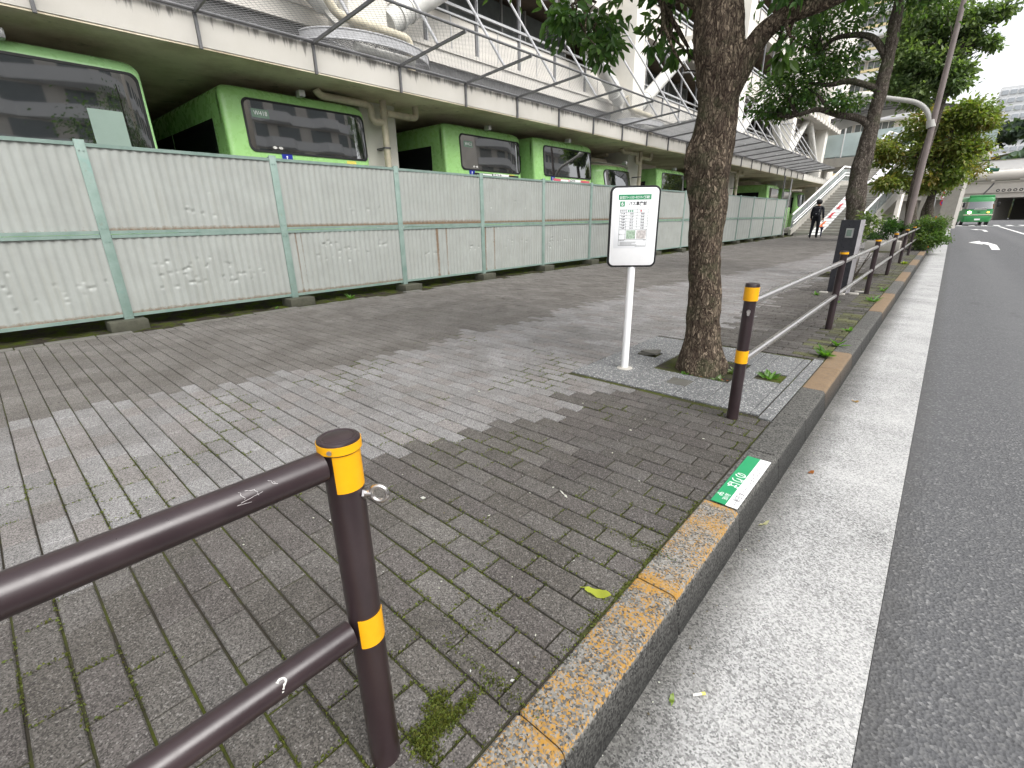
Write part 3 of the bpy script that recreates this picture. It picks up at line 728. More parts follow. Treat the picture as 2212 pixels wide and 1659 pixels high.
# drainpipes at the columns
def elbow(pts, r, n=6, rad=.14):
    out = [Vector(pts[0])]
    for a, b, c in zip(pts[:-2], pts[1:-1], pts[2:]):
        a, b, c = Vector(a), Vector(b), Vector(c); p = b+(a-b).normalized()*rad; q = b+(c-b).normalized()*rad
        for i in range(n+1):
            t = i/n; out.append((1-t)**2*p+2*t*(1-t)*b+t*t*q)
    out.append(Vector(pts[-1])); return out
for c in CY[1:5]:
    x = -8.36
    mb = MB(); mb.tube([(x, c-.05, -.1), (x, c-.05, 3.23)], .062, 16)
    for z in (2.25, 2.95, 3.05, 3.12): mb.tube([(x, c-.05, z), (x, c-.05, z+.02)], .070, 16)
    mb.tube(elbow([(x, c-1.35, 3.20), (x, c-1.3, 3.12), (x, c-.32, 3.12), (x, c-.32, 2.86), (x, c-.06, 2.86)], .06, rad=.10), .060, 16)
    mb.tube(elbow([(x, c, 3.03), (x, c+.70, 3.03), (x, c+.70, 3.24)], .06, rad=.08), .060, 16)
    mb.tube([(x, c-.42, 3.12), (x, c-.40, 3.12)], .068, 16); mb.tube([(x, c+.52, 3.03), (x, c+.54, 3.03)], .068, 16)
    mb.build('drainpipe', 'pipe', gar, smooth=50)
    cl = MB(); cl.tube([(x, c-.05, 2.42), (x, c-.05, 2.45)], .075, 12); cl.box(x-.3, x+.02, c-.10, c+.0, 2.42, 2.45); cl.build('pipe_bracket', 'grey_steel', gar, smooth=30)
    u = MB(); u.tube(elbow([(-8.55, c-.9, 4.75), (-8.55, c-.7, 4.45), (-8.45, c+.75, 4.38), (-8.45, c+.75, 3.75)], .06, rad=.14), .075, 16); u.build('upper_drainpipe', 'pipe', gar, smooth=50)
    # elliptical mesh gallery round the foot of the upper column
    g = MB(); n = 40; rim = [(-8.55+.80*math.sin(PI*i/n), c-.15-1.25*math.cos(PI*i/n), 3.93) for i in range(n+1)]
    for p, q in zip(rim[:-1], rim[1:]):
        g.quad((p[0], p[1], 3.91), (q[0], q[1], 3.91), (q[0], q[1], 4.05), (p[0], p[1], 4.05))
    g.tube([(p[0], p[1], 4.05) for p in rim], .014, 6); g.tube([(p[0], p[1], 3.91) for p in rim], .014, 6)
    for i in range(2, n, 5): g.tube([(rim[i][0], rim[i][1], 3.91), (-8.6, c-.15, 3.93)], .012, 5)
    gm = g.build('gallery_rim', 'stay_steel', gar, smooth=30)
    f = MB(); s = .05
    for i in range(-24, 25):
        yy = i*s*1.0; xx = .80*math.sqrt(max(0, 1-(yy/1.25)**2))
        if xx > .02: f.box(-8.6, -8.55+xx, c-.15+yy-.003, c-.15+yy+.003, 3.925, 3.932)
    for i in range(1, 16):
        xx = i*s; yy = 1.25*math.sqrt(max(0, 1-(xx/.80)**2)); f.box(-8.55+xx-.003, -8.55+xx+.003, c-.15-yy, c-.15+yy, 3.918, 3.925)
    f.build('gallery_grating', 'grey_steel', gm, smooth=0)
    lb = MB(); lb.tube([(-8.0, c-.75, 3.86), (-8.0, c+.45, 3.86)], .07, 14); lb.build('strip_lamp', 'white_worn', gar, smooth=40)
# far end block with a projecting ledge
mb = MB(); mb.box(-9.6, -30, 47.5, 58, 3.6, 30); mb.build('end_block', 'concrete_light', gar, smooth=0)
mb = MB(); mb.box(-9.25, -8.3, 37.2, 50, 7.30, 7.55)
for i in range(12): mb.box(-8.25, -8.3, 37.6+i, 37.75+i, 7.2, 7.58)
mb.build('ledge', 'concrete_light', gar, smooth=0)
mb = MB()
for i in range(5): mb.box(-9.57, -9.61, 48+i*1.9, 49.1+i*1.9, 9.2, 11.4); 
wo = mb.build('window', 'window_grey', gar, smooth=0)

# ------------------------------------------------------------------ debris net cantilevered over the pavement
can = thing('debris_net_canopy', 'grey steel framed wire net canopy slanting out from the deck edge over the fence', 'net canopy', (-7.5, 15, 3.2))
SY = [4.15-1.52*5+1.52*i for i in range(0, 27)]
tip = lambda y: Vector((-5.90, y, 3.72)); root = lambda y: Vector((-7.515, y, 3.60))
for y in SY:
    m = MB(); m.box(-7.547, -7.51, y-.017, y+.017, 3.20, 3.60); m.build('bracket_post', 'grey_steel', can, smooth=0)
    m = MB(); A, B = root(y)+Vector((0, 0, -.01)), tip(y); d = B-A; m.obox(A-Vector((0, .014, .02)), d*1.012, (0, .028, 0), (0, 0, .04)); m.build('strut', 'grey_steel', can, smooth=0)
    m = MB(); S = A+d*.62; T = Vector((-8.62, y, 6.55)); m.tube([S+Vector((0, 0, .02)), T], .024, 8); m.tube([T+Vector((0, 0, -.06)), T+Vector((-.7, 0, .0))], .03, 6); m.build('stay', 'stay_steel', can, smooth=40)
m = MB(); m.tube([(-5.90, SY[0], 3.75), (-5.90, SY[-1], 3.75)], .02, 8); m.tube([(-7.50, SY[0], 3.605), (-7.50, SY[-1], 3.605)], .022, 8); m.build('rail', 'grey_steel', can, smooth=40)
def net(y0, y1, pitch, r):
    m = []; n0 = root(0); d = tip(0)-n0; W_ = d.length; dx, dz = d.x, d.z
    def P(u, y): return (n0.x+dx*u/W_, y, n0.z+dz*u/W_+.03+.03*math.sin(PI*u/W_))
    V = []; F = []
    for sgn in (1, -1):
        k = y0-W_ if sgn > 0 else y0
        while k < y1+(W_ if sgn < 0 else 0):
            pts = []
            for i in range(5):
                u = W_*i/4; y = k+sgn*u*1.0
                pts.append((u, min(max(y, y0), y1)))
            if abs(pts[0][1]-pts[-1][1]) > .05:
                b = len(V)
                for (u, y) in pts:
                    x_, y_, z_ = P(u, y); V += [(x_, y_-r, z_), (x_, y_+r, z_), (x_, y_, z_+r*1.6)]
                for i in range(4):
                    q = b+3*i; F += [(q, q+1, q+4, q+3), (q+1, q+2, q+5, q+4), (q+2, q, q+3, q+5)]
            k += pitch
    return np_mesh('wire_net', np.array(V), np.array(F), 'net', can)
net(SY[0], 14.8, .075, .0022); net(14.8, SY[-1], .05, .004)
# ------------------------------------------------------------------ buses parked tail-out behind the fence
def make_bus(y0, label, W=2.36, zt=3.05, x0=-8.15, kind='rear', win=None, paintname='bus_green', L=10.2, plate=None, ad=None, ac=False, sticker=None, cam_box=True, side=True, board=False, label_disc=True):
    t = thing('parked_bus', label, 'bus', (x0, y0+W/2, 0), 0, 'green buses parked under the deck')
    D, p, rr, lean = (.16, 6.5, .15, .05) if kind == 'rear' else (.55, 2.7, .26, .16)
    H = W/2
    def ins(z): return rr*(1-math.sqrt(max(0, 1-((z-(zt-rr))/rr)**2))) if z > zt-rr else 0.
    def xs(y, z, off=0.):
        h = H-ins(z); q = min(1., abs(y)/h)
        return -ins(z)-lean*max(0, z-1.2)**1.2+D*((1-q**p)**(1/p)-1)+off
    zs = [.32, .8, 1.2]+list(np.linspace(1.3, zt-rr-.02, 14))+[zt-rr]+[zt-rr+rr*math.sin(PI/2*i/8) for i in range(1, 9)]
    N = 120; rows = []
    for z in zs:
        h = H-ins(z); row = [(-L, -h, z), (-D-.05-ins(z), -h, z)]
        for i in range(N+1):
            th = -PI/2+PI*i/N; s, c = math.sin(th), math.cos(th)
            y = h*math.copysign(abs(s)**(2/p), s); row.append((-ins(z)-lean*max(0, z-1.2)**1.2+D*(abs(c)**(2/p)-1), y, z))
        row += [(-D-.05-ins(z), h, z), (-L, h, z)]; rows.append(row)
    M = len(rows[0]); b = MB(); b.add([v for r in rows for v in r], [(j*M+i, j*M+i+1, (j+1)*M+i+1, (j+1)*M+i) for j in range(len(rows)-1) for i in range(M-1)])
    k = (len(rows)-1)*M; b.f.append(tuple(k+i for i in range(M))); b.mi.append(0); b.f.append(tuple(range(M))[::-1]); b.mi.append(0)
    for i in (0,): b.f.append(tuple(j*M for j in range(len(rows)))+tuple((j*M+M-1) for j in reversed(range(len(rows))))); b.mi.append(0)
    for fi, f in enumerate(b.f):                                                # the roof skin is cream, the skirt and pillars green
        if all(b.v[i][2] > zt-rr*.30 and b.v[i][0] < -.30 for i in f): b.mi[fi] = 1
    body = b.build('body', [paintname, 'cream'], t, local=True, smooth=35)
    rf = MB(); rf.box(-L+.1, -.42, -H+.22, H-.22, zt-.001, zt+.012, .004); rf.build('roof_panel', 'white_worn', t, local=True, smooth=30)
    def patch(name, yc, zc, w_, h_, r, off, mat, parent, ring=None, rise=0.):
        n = 12; out = []
        for qx, qz, a0 in ((1, 1, 0), (-1, 1, PI/2), (-1, -1, PI), (1, -1, 1.5*PI)):
            for i in range(n+1): out.append((qx*(w_/2-r)+r*math.cos(a0+PI/2*i/n), qz*(h_/2-r)+r*math.sin(a0+PI/2*i/n)))
        dense = []                                                              # long straight edges need points too, to follow the bowed tail
        for (a, c), (a2, c2) in zip(out, out[1:]+out[:1]):
            kk = max(1, int(math.hypot(a2-a, c2-c)/.06)); dense += [(a+(a2-a)*i/kk, c+(c2-c)*i/kk) for i in range(kk)]
        out = dense; m = len(out); g = MB()
        scales = [1., .97, .94, .91, .88, .84, .8, .74, .68, .6, .5, .4, .3, .2, .1, .02] if ring is None else [1.]
        vs = []
        for s in scales:
            for (a, c) in out: vs.append((xs(yc+a*s, zc+c*s, off), yc+a*s, zc+c*s))
        fs = [(j*m+i, j*m+(i+1) % m, (j+1)*m+(i+1) % m, (j+1)*m+i) for j in range(len(scales)-1) for i in range(m)]
        if ring is None: fs.append(tuple((len(scales)-1)*m+i for i in range(m)))
        else:
            for (a, c) in out:
                l = 1+ring/max(math.hypot(a, c), .01); sx = (w_/2+ring)/(w_/2); sz = (h_/2+ring)/(h_/2)
                vs.append((xs(yc+a*sx, zc+c*sz, off), yc+a*sx, zc+c*sz))
            for (a, c) in out: vs.append((xs(yc+a, zc+c, off-.02), yc+a, zc+c))
            for (a, c) in out:
                sx = (w_/2+ring)/(w_/2); sz = (h_/2+ring)/(h_/2); vs.append((xs(yc+a*sx, zc+c*sz, -.005), yc+a*sx, zc+c*sz))
            fs = [(i, (i+1) % m, m+(i+1) % m, m+i) for i in range(m)]+[(2*m+i, 2*m+(i+1) % m, (i+1) % m, i) for i in range(m)]+[(m+i, m+(i+1) % m, 3*m+(i+1) % m, 3*m+i) for i in range(m)]
        g.add(vs, fs); return g.build(name, mat, parent, local=True, smooth=30)
    yc, zc, w_, h_ = win
    glass = patch('rear_window' if kind == 'rear' else 'windscreen', yc, zc, w_, h_, .09 if kind == 'rear' else .16, .007, 'glass_dark', t)
    patch('window_seal', yc, zc, w_, h_, .09 if kind == 'rear' else .16, .015, 'rubber', glass, ring=.028)
    if side:
        for i, (a, c) in enumerate(((-.55, -2.6), (-2.66, -4.6), (-4.66, -6.6), (-6.66, -8.6))):
            g = MB(); g.box(a, c, -H-.004, -H+.01, 1.25, zt-.42); g.build('side_window', 'glass_side', t, local=True, smooth=0)
    if cam_box:
        g = MB(); z = zt-.02; g.box(-.10, .05, -.05, .05, z-.03, z+.07, .02); g.build('roof_camera', 'alu', t, local=True, smooth=40)
    if ac:
        g = MB(); g.box(-1.0, -4.2, -H*.55, H*.5, zt-.02, zt+.24, .06); g.build('roof_unit', 'cream', t, local=True, smooth=40)
    if plate:
        yp, zp = yc-w_/2+.22, zc+h_/2-.17
        g = MB(); g.obox((xs(yp, zp, .010), yp-.13, zp-.06), (.003, 0, 0), (0, .26, 0), (-.006, 0, .12)); pl = g.build('number_board', 'tag', t, local=True, smooth=0)
        g = MB(); put_text(g, plate, .085, (xs(yp, zp, .0165), yp, zp), (0, 1, 0), (-.05, 0, 1), width=.20); g.build('lettering', 'white', pl, local=True, smooth=0, rec=False)
        g = MB()
        for i, dy in enumerate((.10, .19)):
            yq, zq = yc-w_/2+.25+dy, zc-h_/2+.05; g.add([(xs(yq, zq, .012), yq+.035*math.cos(a), zq+.02*math.sin(a)) for a in np.linspace(0, 2*PI, 14)[:-1]], [tuple(range(13))])
        g.build('window_sticker', 'white_worn', t, local=True, smooth=0)
    if board:
        patch('window_board', .74, 2.1, .34, .66, .01, .016, 'blind', t)
    zst = zc-h_/2-.10
    if sticker:
        g = MB(); ys_ = yc-.33*w_ if sticker is True else sticker; g.obox((xs(ys_, zst, .004), ys_-.085, zst-.09), (.002, 0, 0), (0, .17, 0), (0, 0, .16)); st = g.build('access_sticker', 'blue', t, local=True, smooth=0)
        g = MB(); x = xs(ys_, zst, .009); cz = zst-.012
        g.add([(x, ys_-.005+.014*math.cos(a), cz+.045+.014*math.sin(a)) for a in np.linspace(0, 2*PI, 12)[:-1]], [tuple(range(11))])
        g.quad((x, ys_-.015, cz+.028), (x, ys_-.002, cz+.028), (x, ys_+.002, cz-.01), (x, ys_-.012, cz-.01)); g.quad((x, ys_-.01, cz-.012), (x, ys_+.03, cz-.012), (x, ys_+.03, cz), (x, ys_-.01, cz))
        ring = [(x, ys_-.006+.034*math.cos(a), cz-.022+.034*math.sin(a)) for a in np.linspace(2.4, 6.1, 16)]; ring2 = [(x, ys_-.006+.024*math.cos(a), cz-.022+.024*math.sin(a)) for a in np.linspace(2.4, 6.1, 16)]
        g.add(ring+ring2, [(i, i+1, 17+i, 16+i) for i in range(15)]); g.build('access_symbol', 'white', st, local=True, smooth=0, rec=False)
    if label_disc:
        ys_ = yc+.33*w_; g = MB(); g.obox((xs(ys_, zst, .004), ys_-.09, zst-.10), (.002, 0, 0), (0, .18, 0), (0, 0, .15)); g.build('yellow_sticker', 'yellow_sticker', t, local=True, smooth=0)
    if ad:
        zz = zc-h_/2-.21; ww = w_*.78
        g = MB(); g.obox((xs(yc, zz, .003), yc-ww/2+.12, zz-.26), (.002, 0, 0), (0, ww, 0), (0, 0, .40)); ap = g.build('advert_panel', ad, t, local=True, smooth=0)
        def blk(ya, yb, za, zb): 
            g.obox((xs(yc, zz, .006), ya, za), (.0015, 0, 0), (0, yb-ya, 0), (0, 0, zb-za))
        g = MB(); blk(yc-.42, yc-.06, zz+.02, zz+.13); blk(yc-.02, yc+.52, zz+.0, zz+.15); lb = g.build('label_strip', 'white', ap, local=True, smooth=0)
        g = MB(); x = xs(yc, zz, .011); put_text(g, '近江牛', .13, (x, yc+.13, zz+.075), (0, 1, 0), (0, 0, 1), width=.27, bold=.01); put_text(g, 'といえば', .085, (x, yc+.39, zz+.065), (0, 1, 0), (0, 0, 1), width=.21, bold=.005)
        g.build('lettering', 'ink', lb, local=True, smooth=0, rec=False)
    return t
make_bus(-.40, 'green bus nearest the left edge, its dark rear window holding a grey-green board', W=2.42, zt=3.03, x0=-7.85, win=(.02, 2.14, 2.24, 1.44), paintname='bus_green_pale', board=True, label_disc=False)
make_bus(3.0, 'green bus with number board W418 inside its rear window', win=(.12, 2.525, 2.0, .68), plate='W418', sticker=-.36)
make_bus(7.22, 'green bus with W423 on its rear window and a dark advert below it', W=2.44, win=(.17, 2.52, 1.94, .66), plate='W423', sticker=-.52, ad='black')
make_bus(9.98, 'green bus with a pink advert under its rear window, beside the W423 bus', W=2.62, x0=-7.98, win=(.14, 2.52, 2.2, .66), sticker=-.62, ad='pink')
make_bus(13.3, 'green bus facing out with a rounded curved windscreen, a cream unit on its roof', W=2.36, zt=2.74, x0=-8.05, kind='front', win=(.18, 2.12, 1.94, .80), ac=True, sticker=None, label_disc=False)
make_bus(17.0, 'green bus seen between the stop sign and the nearest tree trunk', W=2.36, zt=2.78, x0=-8.05, kind='rear', win=(.14, 2.15, 1.98, .92), ac=True, label_disc=False)
make_bus(22.8, 'green bus mostly hidden behind the nearest tree trunk', W=2.36, zt=2.80, x0=-8.05, kind='front', win=(.1, 2.15, 2.0, .85), ac=True, label_disc=False)
make_bus(31.4, 'green bus with a long dark side window, right of the nearest tree', W=2.4, zt=2.83, x0=-8.15, kind='rear', win=(.12, 2.15, 2.0, .9), ac=True, label_disc=False)
make_bus(35.4, 'green bus behind the thin grey posts near the stair foot', W=2.4, zt=2.75, x0=-8.3, kind='rear', win=(.0, 2.1, 2.1, .9), label_disc=False)
make_bus(40.6, 'green bus farthest away, seen through the stair railing', W=2.4, zt=2.75, x0=-8.3, kind='front', win=(.0, 2.1, 2.0, .8), ac=False, label_disc=False)
# ------------------------------------------------------------------ pedestrian railings
RX = -.722
def rail_post(parent, y, first, ring=False, full_bands=True):
    r = .0315; rl = Vector(root_loc(parent))
    m = MB(); m.lathe(RX, y, [(r, -.05), (r, .752), (r+.001, .756), (r+.001, .757)], 40); po = m.build('post', 'brown', parent, smooth=40)
    c = MB(); c.lathe(RX, y, [(r+.001, .757), (r+.0045, .760), (r+.0045, .776), (r+.003, .780), (r-.002, .782), (r-.006, .7805), (.02, .783), (.001, .7835)], 40); c.build('post_cap', 'brown', po, smooth=30)
    def band(z0, z1, a0, a1, rr, n=30):
        b = MB(); A = [a0+(a1-a0)*i/n for i in range(n+1)]
        b.add([(RX+(r+q)*math.cos(a), y+(r+q)*math.sin(a), z) for q in (.0002, rr) for z in (z0, z1) for a in A],
              [(2*(n+1)+i, 2*(n+1)+i+1, 3*(n+1)+i+1, 3*(n+1)+i) for i in range(n)]+[((n+1)+i, (n+1)+i+1, 3*(n+1)+i+1, 3*(n+1)+i) for i in range(n)]+[(i, i+1, 2*(n+1)+i+1, 2*(n+1)+i) for i in range(n)])
        return b
    if first == 'near':
        band(.761, .776, 0, 2*PI, .0052, 48).build('yellow_band', 'yellow_tape', po, smooth=30)
        band(.688, .7605, math.radians(-52), math.radians(60), .0012).build('yellow_tape', 'yellow_tape', po, smooth=30)
        band(.345, .412, math.radians(-52), math.radians(60), .0012).build('yellow_tape', 'yellow_tape', po, smooth=30)
        s = MB(); a = math.radians(-52); d = Vector((math.cos(a), math.sin(a), 0)); o = Vector((RX, y, .7685)); s.tube([o+d*(r+.005), o+d*(r+.008)], .0042, 14); s.build('screw', 'stainless', po, smooth=30)
    elif first == 'far':
        band(.690, .762, 0, 2*PI, .0055, 48).build('yellow_band', 'yellow_tape', po, smooth=30)
        band(.340, .412, 0, 2*PI, .0015, 48).build('yellow_band', 'yellow_tape', po, smooth=30)
    else: band(.752, .771, 0, 2*PI, .0062, 32).build('yellow_band', 'yellow_tape', po, smooth=30)
    if ring:
        e = MB(); a = math.radians(38); d = Vector((math.cos(a), math.sin(a), 0)); o = Vector((RX, y, .672)); e.tube([o+d*(r-.002), o+d*(r+.014)], .006, 12); e.tube([o+d*(r), o+d*(r+.004)], .011, 6)
        q = o+d*(r+.027); n = Vector((math.sin(a), -math.cos(a), 0)); 
        side = d; ptsr = [q+(side*math.cos(t)+Vector((0, 0, 1))*math.sin(t))*.0145 for t in np.linspace(0, 2*PI, 25)]
        e.tube(ptsr, .0046, 10, caps=False); e.build('eye_bolt', 'stainless', po, smooth=50)
    return po
RX = -.694
nr = thing('near_railing', 'dark brown tubular railing nearest the camera, its post taped yellow with an eye bolt', 'railing', (RX, .34, 0))
rail_post(nr, .335, 'near', True); rail_post(nr, -2.66, 'plain')
m = MB(); m.tube([(RX, -2.66, .738), (RX, .30, .738)], .0258, 28)
tr = m.build('rail', 'brown', nr, smooth=40); m = MB(); m.tube([(RX, -2.66, .378), (RX, .30, .378)], .026, 28); lr = m.build('rail', 'brown', nr, smooth=40)
# scratches and a chalk-like mark on the tubes
def on_rail(z, rr, pts, wdt):
    """pts: (y, angle round the tube); a ribbon lying on the tube"""
    V = []; f = []
    for i, (y, a) in enumerate(pts):
        y2, a2 = pts[min(i+1, len(pts)-1)]; y1, a1 = pts[max(i-1, 0)]
        t = Vector((y2-y1, (a2-a1)*rr)).normalized(); n = Vector((-t.y, t.x))*wdt*random.uniform(.5, 1.3)
        for s in (-1, 1):
            yy, aa = y+n.x*s, a+n.y*s/rr; V.append((RX+(rr+.0008)*math.cos(aa), yy, z+(rr+.0008)*math.sin(aa)))
    for i in range(len(pts)-1): f.append((2*i, 2*i+1, 2*i+3, 2*i+2))
    return V, f
m = MB()
qa = [(.165+.007*math.cos(t), .74+.22*math.sin(t)) for t in np.linspace(2.6, -1.2, 12)]+[(.166, .44), (.164, .30)]
m.add(*on_rail(.378, .026, qa, .0020)); m.add(*on_rail(.378, .026, [(.163, .22), (.162, .12)], .0018)); m.build('paint_mark', 'white_worn', lr, smooth=0, rec=False)
m = MB()
for pts in ([(.10, .9), (.11, .4)], [(.115, .85), (.145, .7)], [(.145, .75), (.15, .35)], [(.09, .30), (.16, .45)], [(.085, .25), (.12, .15)], [(.19, .95), (.205, .6)], [(.20, .75), (.21, .55)]): m.add(*on_rail(.738, .0258, [(.125+.45*(pts[0][0]+(pts[1][0]-pts[0][0])*i/6)+random.uniform(-.002, .002), pts[0][1]+(pts[1][1]-pts[0][1])*i/6) for i in range(7)], .0005))
m.build('scratch_mark', 'ink_pale', tr, smooth=0, rec=False)

RX = -.722
fr = thing('far_railing', 'railing of brown posts and polished steel tubes running along the kerb from the nearest tree', 'railing', (RX, 2.75, 0))
YP = [2.745+3.0*i for i in range(7)]
for i, y in enumerate(YP): rail_post(fr, y, 'far' if i == 0 else 'plain')
for a, b in zip(YP[:-1], YP[1:]):
    for z, r in ((.675, .0225), (.345, .0205)):
        m = MB(); m.tube([(RX, a+.028, z), (RX, b-.028, z)], r, 20); m.build('rail', 'stainless', fr, smooth=40)
m = MB(); y = YP[0]; a = math.radians(-75); d = Vector((math.cos(a), math.sin(a), 0)); m.tube([Vector((RX, y, .635))+d*.03, Vector((RX, y, .635))+d*.052], .010, 12); m.tube([Vector((RX, y, .622))+d*.035, Vector((RX, y, .622))+d*.06], .007, 10); m.build('eye_bolt', 'stainless', fr, smooth=40)

# ------------------------------------------------------------------ the bus stop sign
SP = (-1.685, 3.215, 0); phi = math.radians(38)
sg = thing('bus_stop_sign', 'white bus stop board with a timetable sheet on a white pole beside the nearest tree', 'bus stop sign', SP, 0)
ux = Vector((math.cos(phi), math.sin(phi), 0)); nrm = Vector((math.sin(phi), -math.cos(phi), 0)); uz = Vector((0, 0, 1))
C0 = Vector((-1.683, 3.195, 1.055)); BW, BH = .345, .548
def plate_(w_, h_, r, o, d0, d1, name, mat, parent, n=8, bev=.004):
    out = []
    for qx, qz, a0 in ((1, 1, 0), (-1, 1, PI/2), (-1, -1, PI), (1, -1, 1.5*PI)):
        for i in range(n+1): out.append((qx*(w_/2-r)+r*math.cos(a0+PI/2*i/n), qz*(h_/2-r)+r*math.sin(a0+PI/2*i/n)))
    k = len(out); m = MB(); V = []
    for d, s in ((d0, 0.), (d1-bev, 0.), (d1, bev)):
        for a, c in out:
            l = math.hypot(a, c); V.append(o+ux*(a*(1-s/(w_/2)))+uz*(c*(1-s/(h_/2)))+nrm*d)
    m.add(V, [(j*k+i, j*k+(i+1) % k, (j+1)*k+(i+1) % k, (j+1)*k+i) for j in range(2) for i in range(k)]+[tuple(range(k))[::-1], tuple(2*k+i for i in range(k))])
    return m.build(name, mat, parent, smooth=40)
m = MB(); m.lathe(SP[0], SP[1], [(.027, -.03), (.027, .80)], 28); m.build('pole', 'white', sg, smooth=40)
m = MB(); m.lathe(SP[0], SP[1], [(.062, -.01), (.060, .006), (.045, .012), (.028, .013)], 20); m.build('mortar_collar', 'concrete', sg, smooth=40)
edge = plate_(BW, BH, .042, C0, -.016, .012, 'board_edge', 'black', sg)
board = plate_(BW-.026, BH-.026, .032, C0, .0125, .0150, 'board', 'white', sg, bev=.001)
SW, SH = .262, .372
so = C0+uz*.045-ux*.004
sheet = plate_(SW, SH, .002, so, .0152, .0160, 'timetable_sheet', 'paper', sg, n=2, bev=.0003)
def at(u, v, d=.0168): return so+ux*u+uz*v+nrm*d           # u right, v up from the sheet's middle
def rect(m, u0, u1, v0, v1, d=.0168): m.quad(at(u0, v0, d), at(u1, v0, d), at(u1, v1, d), at(u0, v1, d))
g = MB(); rect(g, -.112, .112, .138, .172); rect(g, -.100, -.067, .094, .128); g.build('green_header', 'sign_green', sheet, smooth=0, rec=False)
g = MB(); put_text(g, '品川区グリーンスローモビリティ実証運行', .02, at(0, .152, .0174), ux, uz, width=.205, bold=.02); put_text(g, '6', .036, at(-.0835, .111, .0176), ux, uz, bold=.015); g.build('header_lettering', 'white', sheet, smooth=0, rec=False)
g = MB(); put_text(g, 'バス車庫前', .028, at(.022, .111), ux, uz, width=.122, bold=.03)
rows = ['第1便', '第2便', '第3便', '第4便', '第5便', '第6便']; A = ['10:35', '11:35', '12:15', '13:15', '14:15', '15:15']; B_ = ['10:05', '10:45', '13:05', '13:45', '15:05', '15:45']
u = (-.098, -.053, .022, .098); vt = .074; rh = .0192
put_text(g, '発車時刻', .011, at(-.0755, vt-rh*.5), ux, uz)
for i, (a, b, c) in enumerate(zip(rows, A, B_)):
    v = vt-rh*(i+1.5); put_text(g, a, .0118, at(-.0755, v), ux, uz, bold=.03); put_text(g, b, .0128, at(-.0155, v), ux, uz, bold=.035); put_text(g, c, .0128, at(.060, v), ux, uz, bold=.035)
put_text(g, '運行ルート', .009, at(-.0755, vt-rh*7-.032), ux, uz); put_text(g, '注意事項', .010, at(-.078, -.132), ux, uz)
g.build('timetable_lettering', 'ink', sheet, smooth=0, rec=False)
g = MB(); lw = .0010
for i in range(8): rect(g, u[0], u[3], vt-rh*i-lw, vt-rh*i+lw)
vb = vt-rh*7-.068
for x in (u[0], u[1], u[3]): rect(g, x-lw, x+lw, vb, vt)
rect(g, u[2]-lw, u[2]+lw, vt-rh*7, vt); rect(g, u[0], u[3], vb-lw, vb+lw); rect(g, u[0]-lw, u[0]+lw, -.168, vb); rect(g, u[3]-lw, u[3]+lw, -.168, vb); rect(g, u[0], u[3], -.168-lw, -.168+lw)
for i, wd in enumerate((.115, .11, .085, .12)): rect(g, -.088, -.088+wd, -.144-i*.0065-.0011, -.144-i*.0065+.0011)
rect(g, .0, .10, .083-.0012, .083+.0012); rect(g, .02, .098, -.176-.001, -.176+.001); rect(g, .075, .092, -.133, -.130)
g.build('table_rule', 'ink_grey', sheet, smooth=0, rec=False)
g = MB(); rect(g, -.046, .018, vb+.006, vt-rh*7-.004); g.build('route_map', 'map_green', sheet, smooth=0, rec=False)
g = MB(); rect(g, .026, .092, vb+.006, vt-rh*7-.004); g.build('route_map', 'map_red', sheet, smooth=0, rec=False)
def disc(m, uu, vv, r): m.add([at(uu+r*math.cos(a), vv+r*math.sin(a)) for a in np.linspace(0, 2*PI, 15)[:-1]], [tuple(range(14))])
g = MB()
for q in (-.038, -.024, -.010): disc(g, q, vt-rh*.5, .0058)
g.build('route_badge', 'sign_green', sheet, smooth=0, rec=False)
g = MB(); disc(g, .048, vt-rh*.5, .0058); g.build('route_badge', 'red', sheet, smooth=0, rec=False)

# ------------------------------------------------------------------ the boarding-place plate stuck on the kerb
st = thing('kerb_plate', 'green and white plate reading のりば stuck on the kerb top', 'floor sign', (-.455, 2.05, 0))
y0, y1, xa, xm, xb = 1.80, 2.30, -.507, -.448, -.402
m = MB(); m.box(xa, xm, y0, y1, .0025, .0050); m.build('green_plate', 'sign_green', st, smooth=0)
m = MB(); m.box(xm, xb, y0, y1, .0025, .0050); m.build('white_plate', 'white', st, smooth=0)
ty, tx = Vector((0, -1, 0)), Vector((1, 0, 0))                                   # the plate is read from the pavement side, looking at the road
m = MB(); put_text(m, 'のりば', .060, (-.476, 2.03, .0056), ty*-1 if False else Vector((0, -1, 0)), Vector((1, 0, 0))*1, width=.15)
put_text(m, '品川区', .022, (-.466, 1.862, .0056), ty, tx, width=.055)
for dx, dy in ((-.006, 0), (.004, .009), (.004, -.009)):
    c = [( -.491+dx+.0065*math.cos(a), 1.872+dy+.0065*math.sin(a), .0056) for a in np.linspace(0, 2*PI, 13)]; c2 = [(-.491+dx+.0040*math.cos(a), 1.872+dy+.0040*math.sin(a), .0056) for a in np.linspace(0, 2*PI, 13)]
    m.add(c+c2, [(i, i+1, 14+i, 13+i) for i in range(12)])
m.build('lettering', 'white', st, smooth=0, rec=False)
m = MB(); put_text(m, 'グリーンスローモビリティ実証運行', .03, (-.425, 2.05, .0056), ty, tx, width=.46); m.build('lettering', 'ink', st, smooth=0, rec=False)

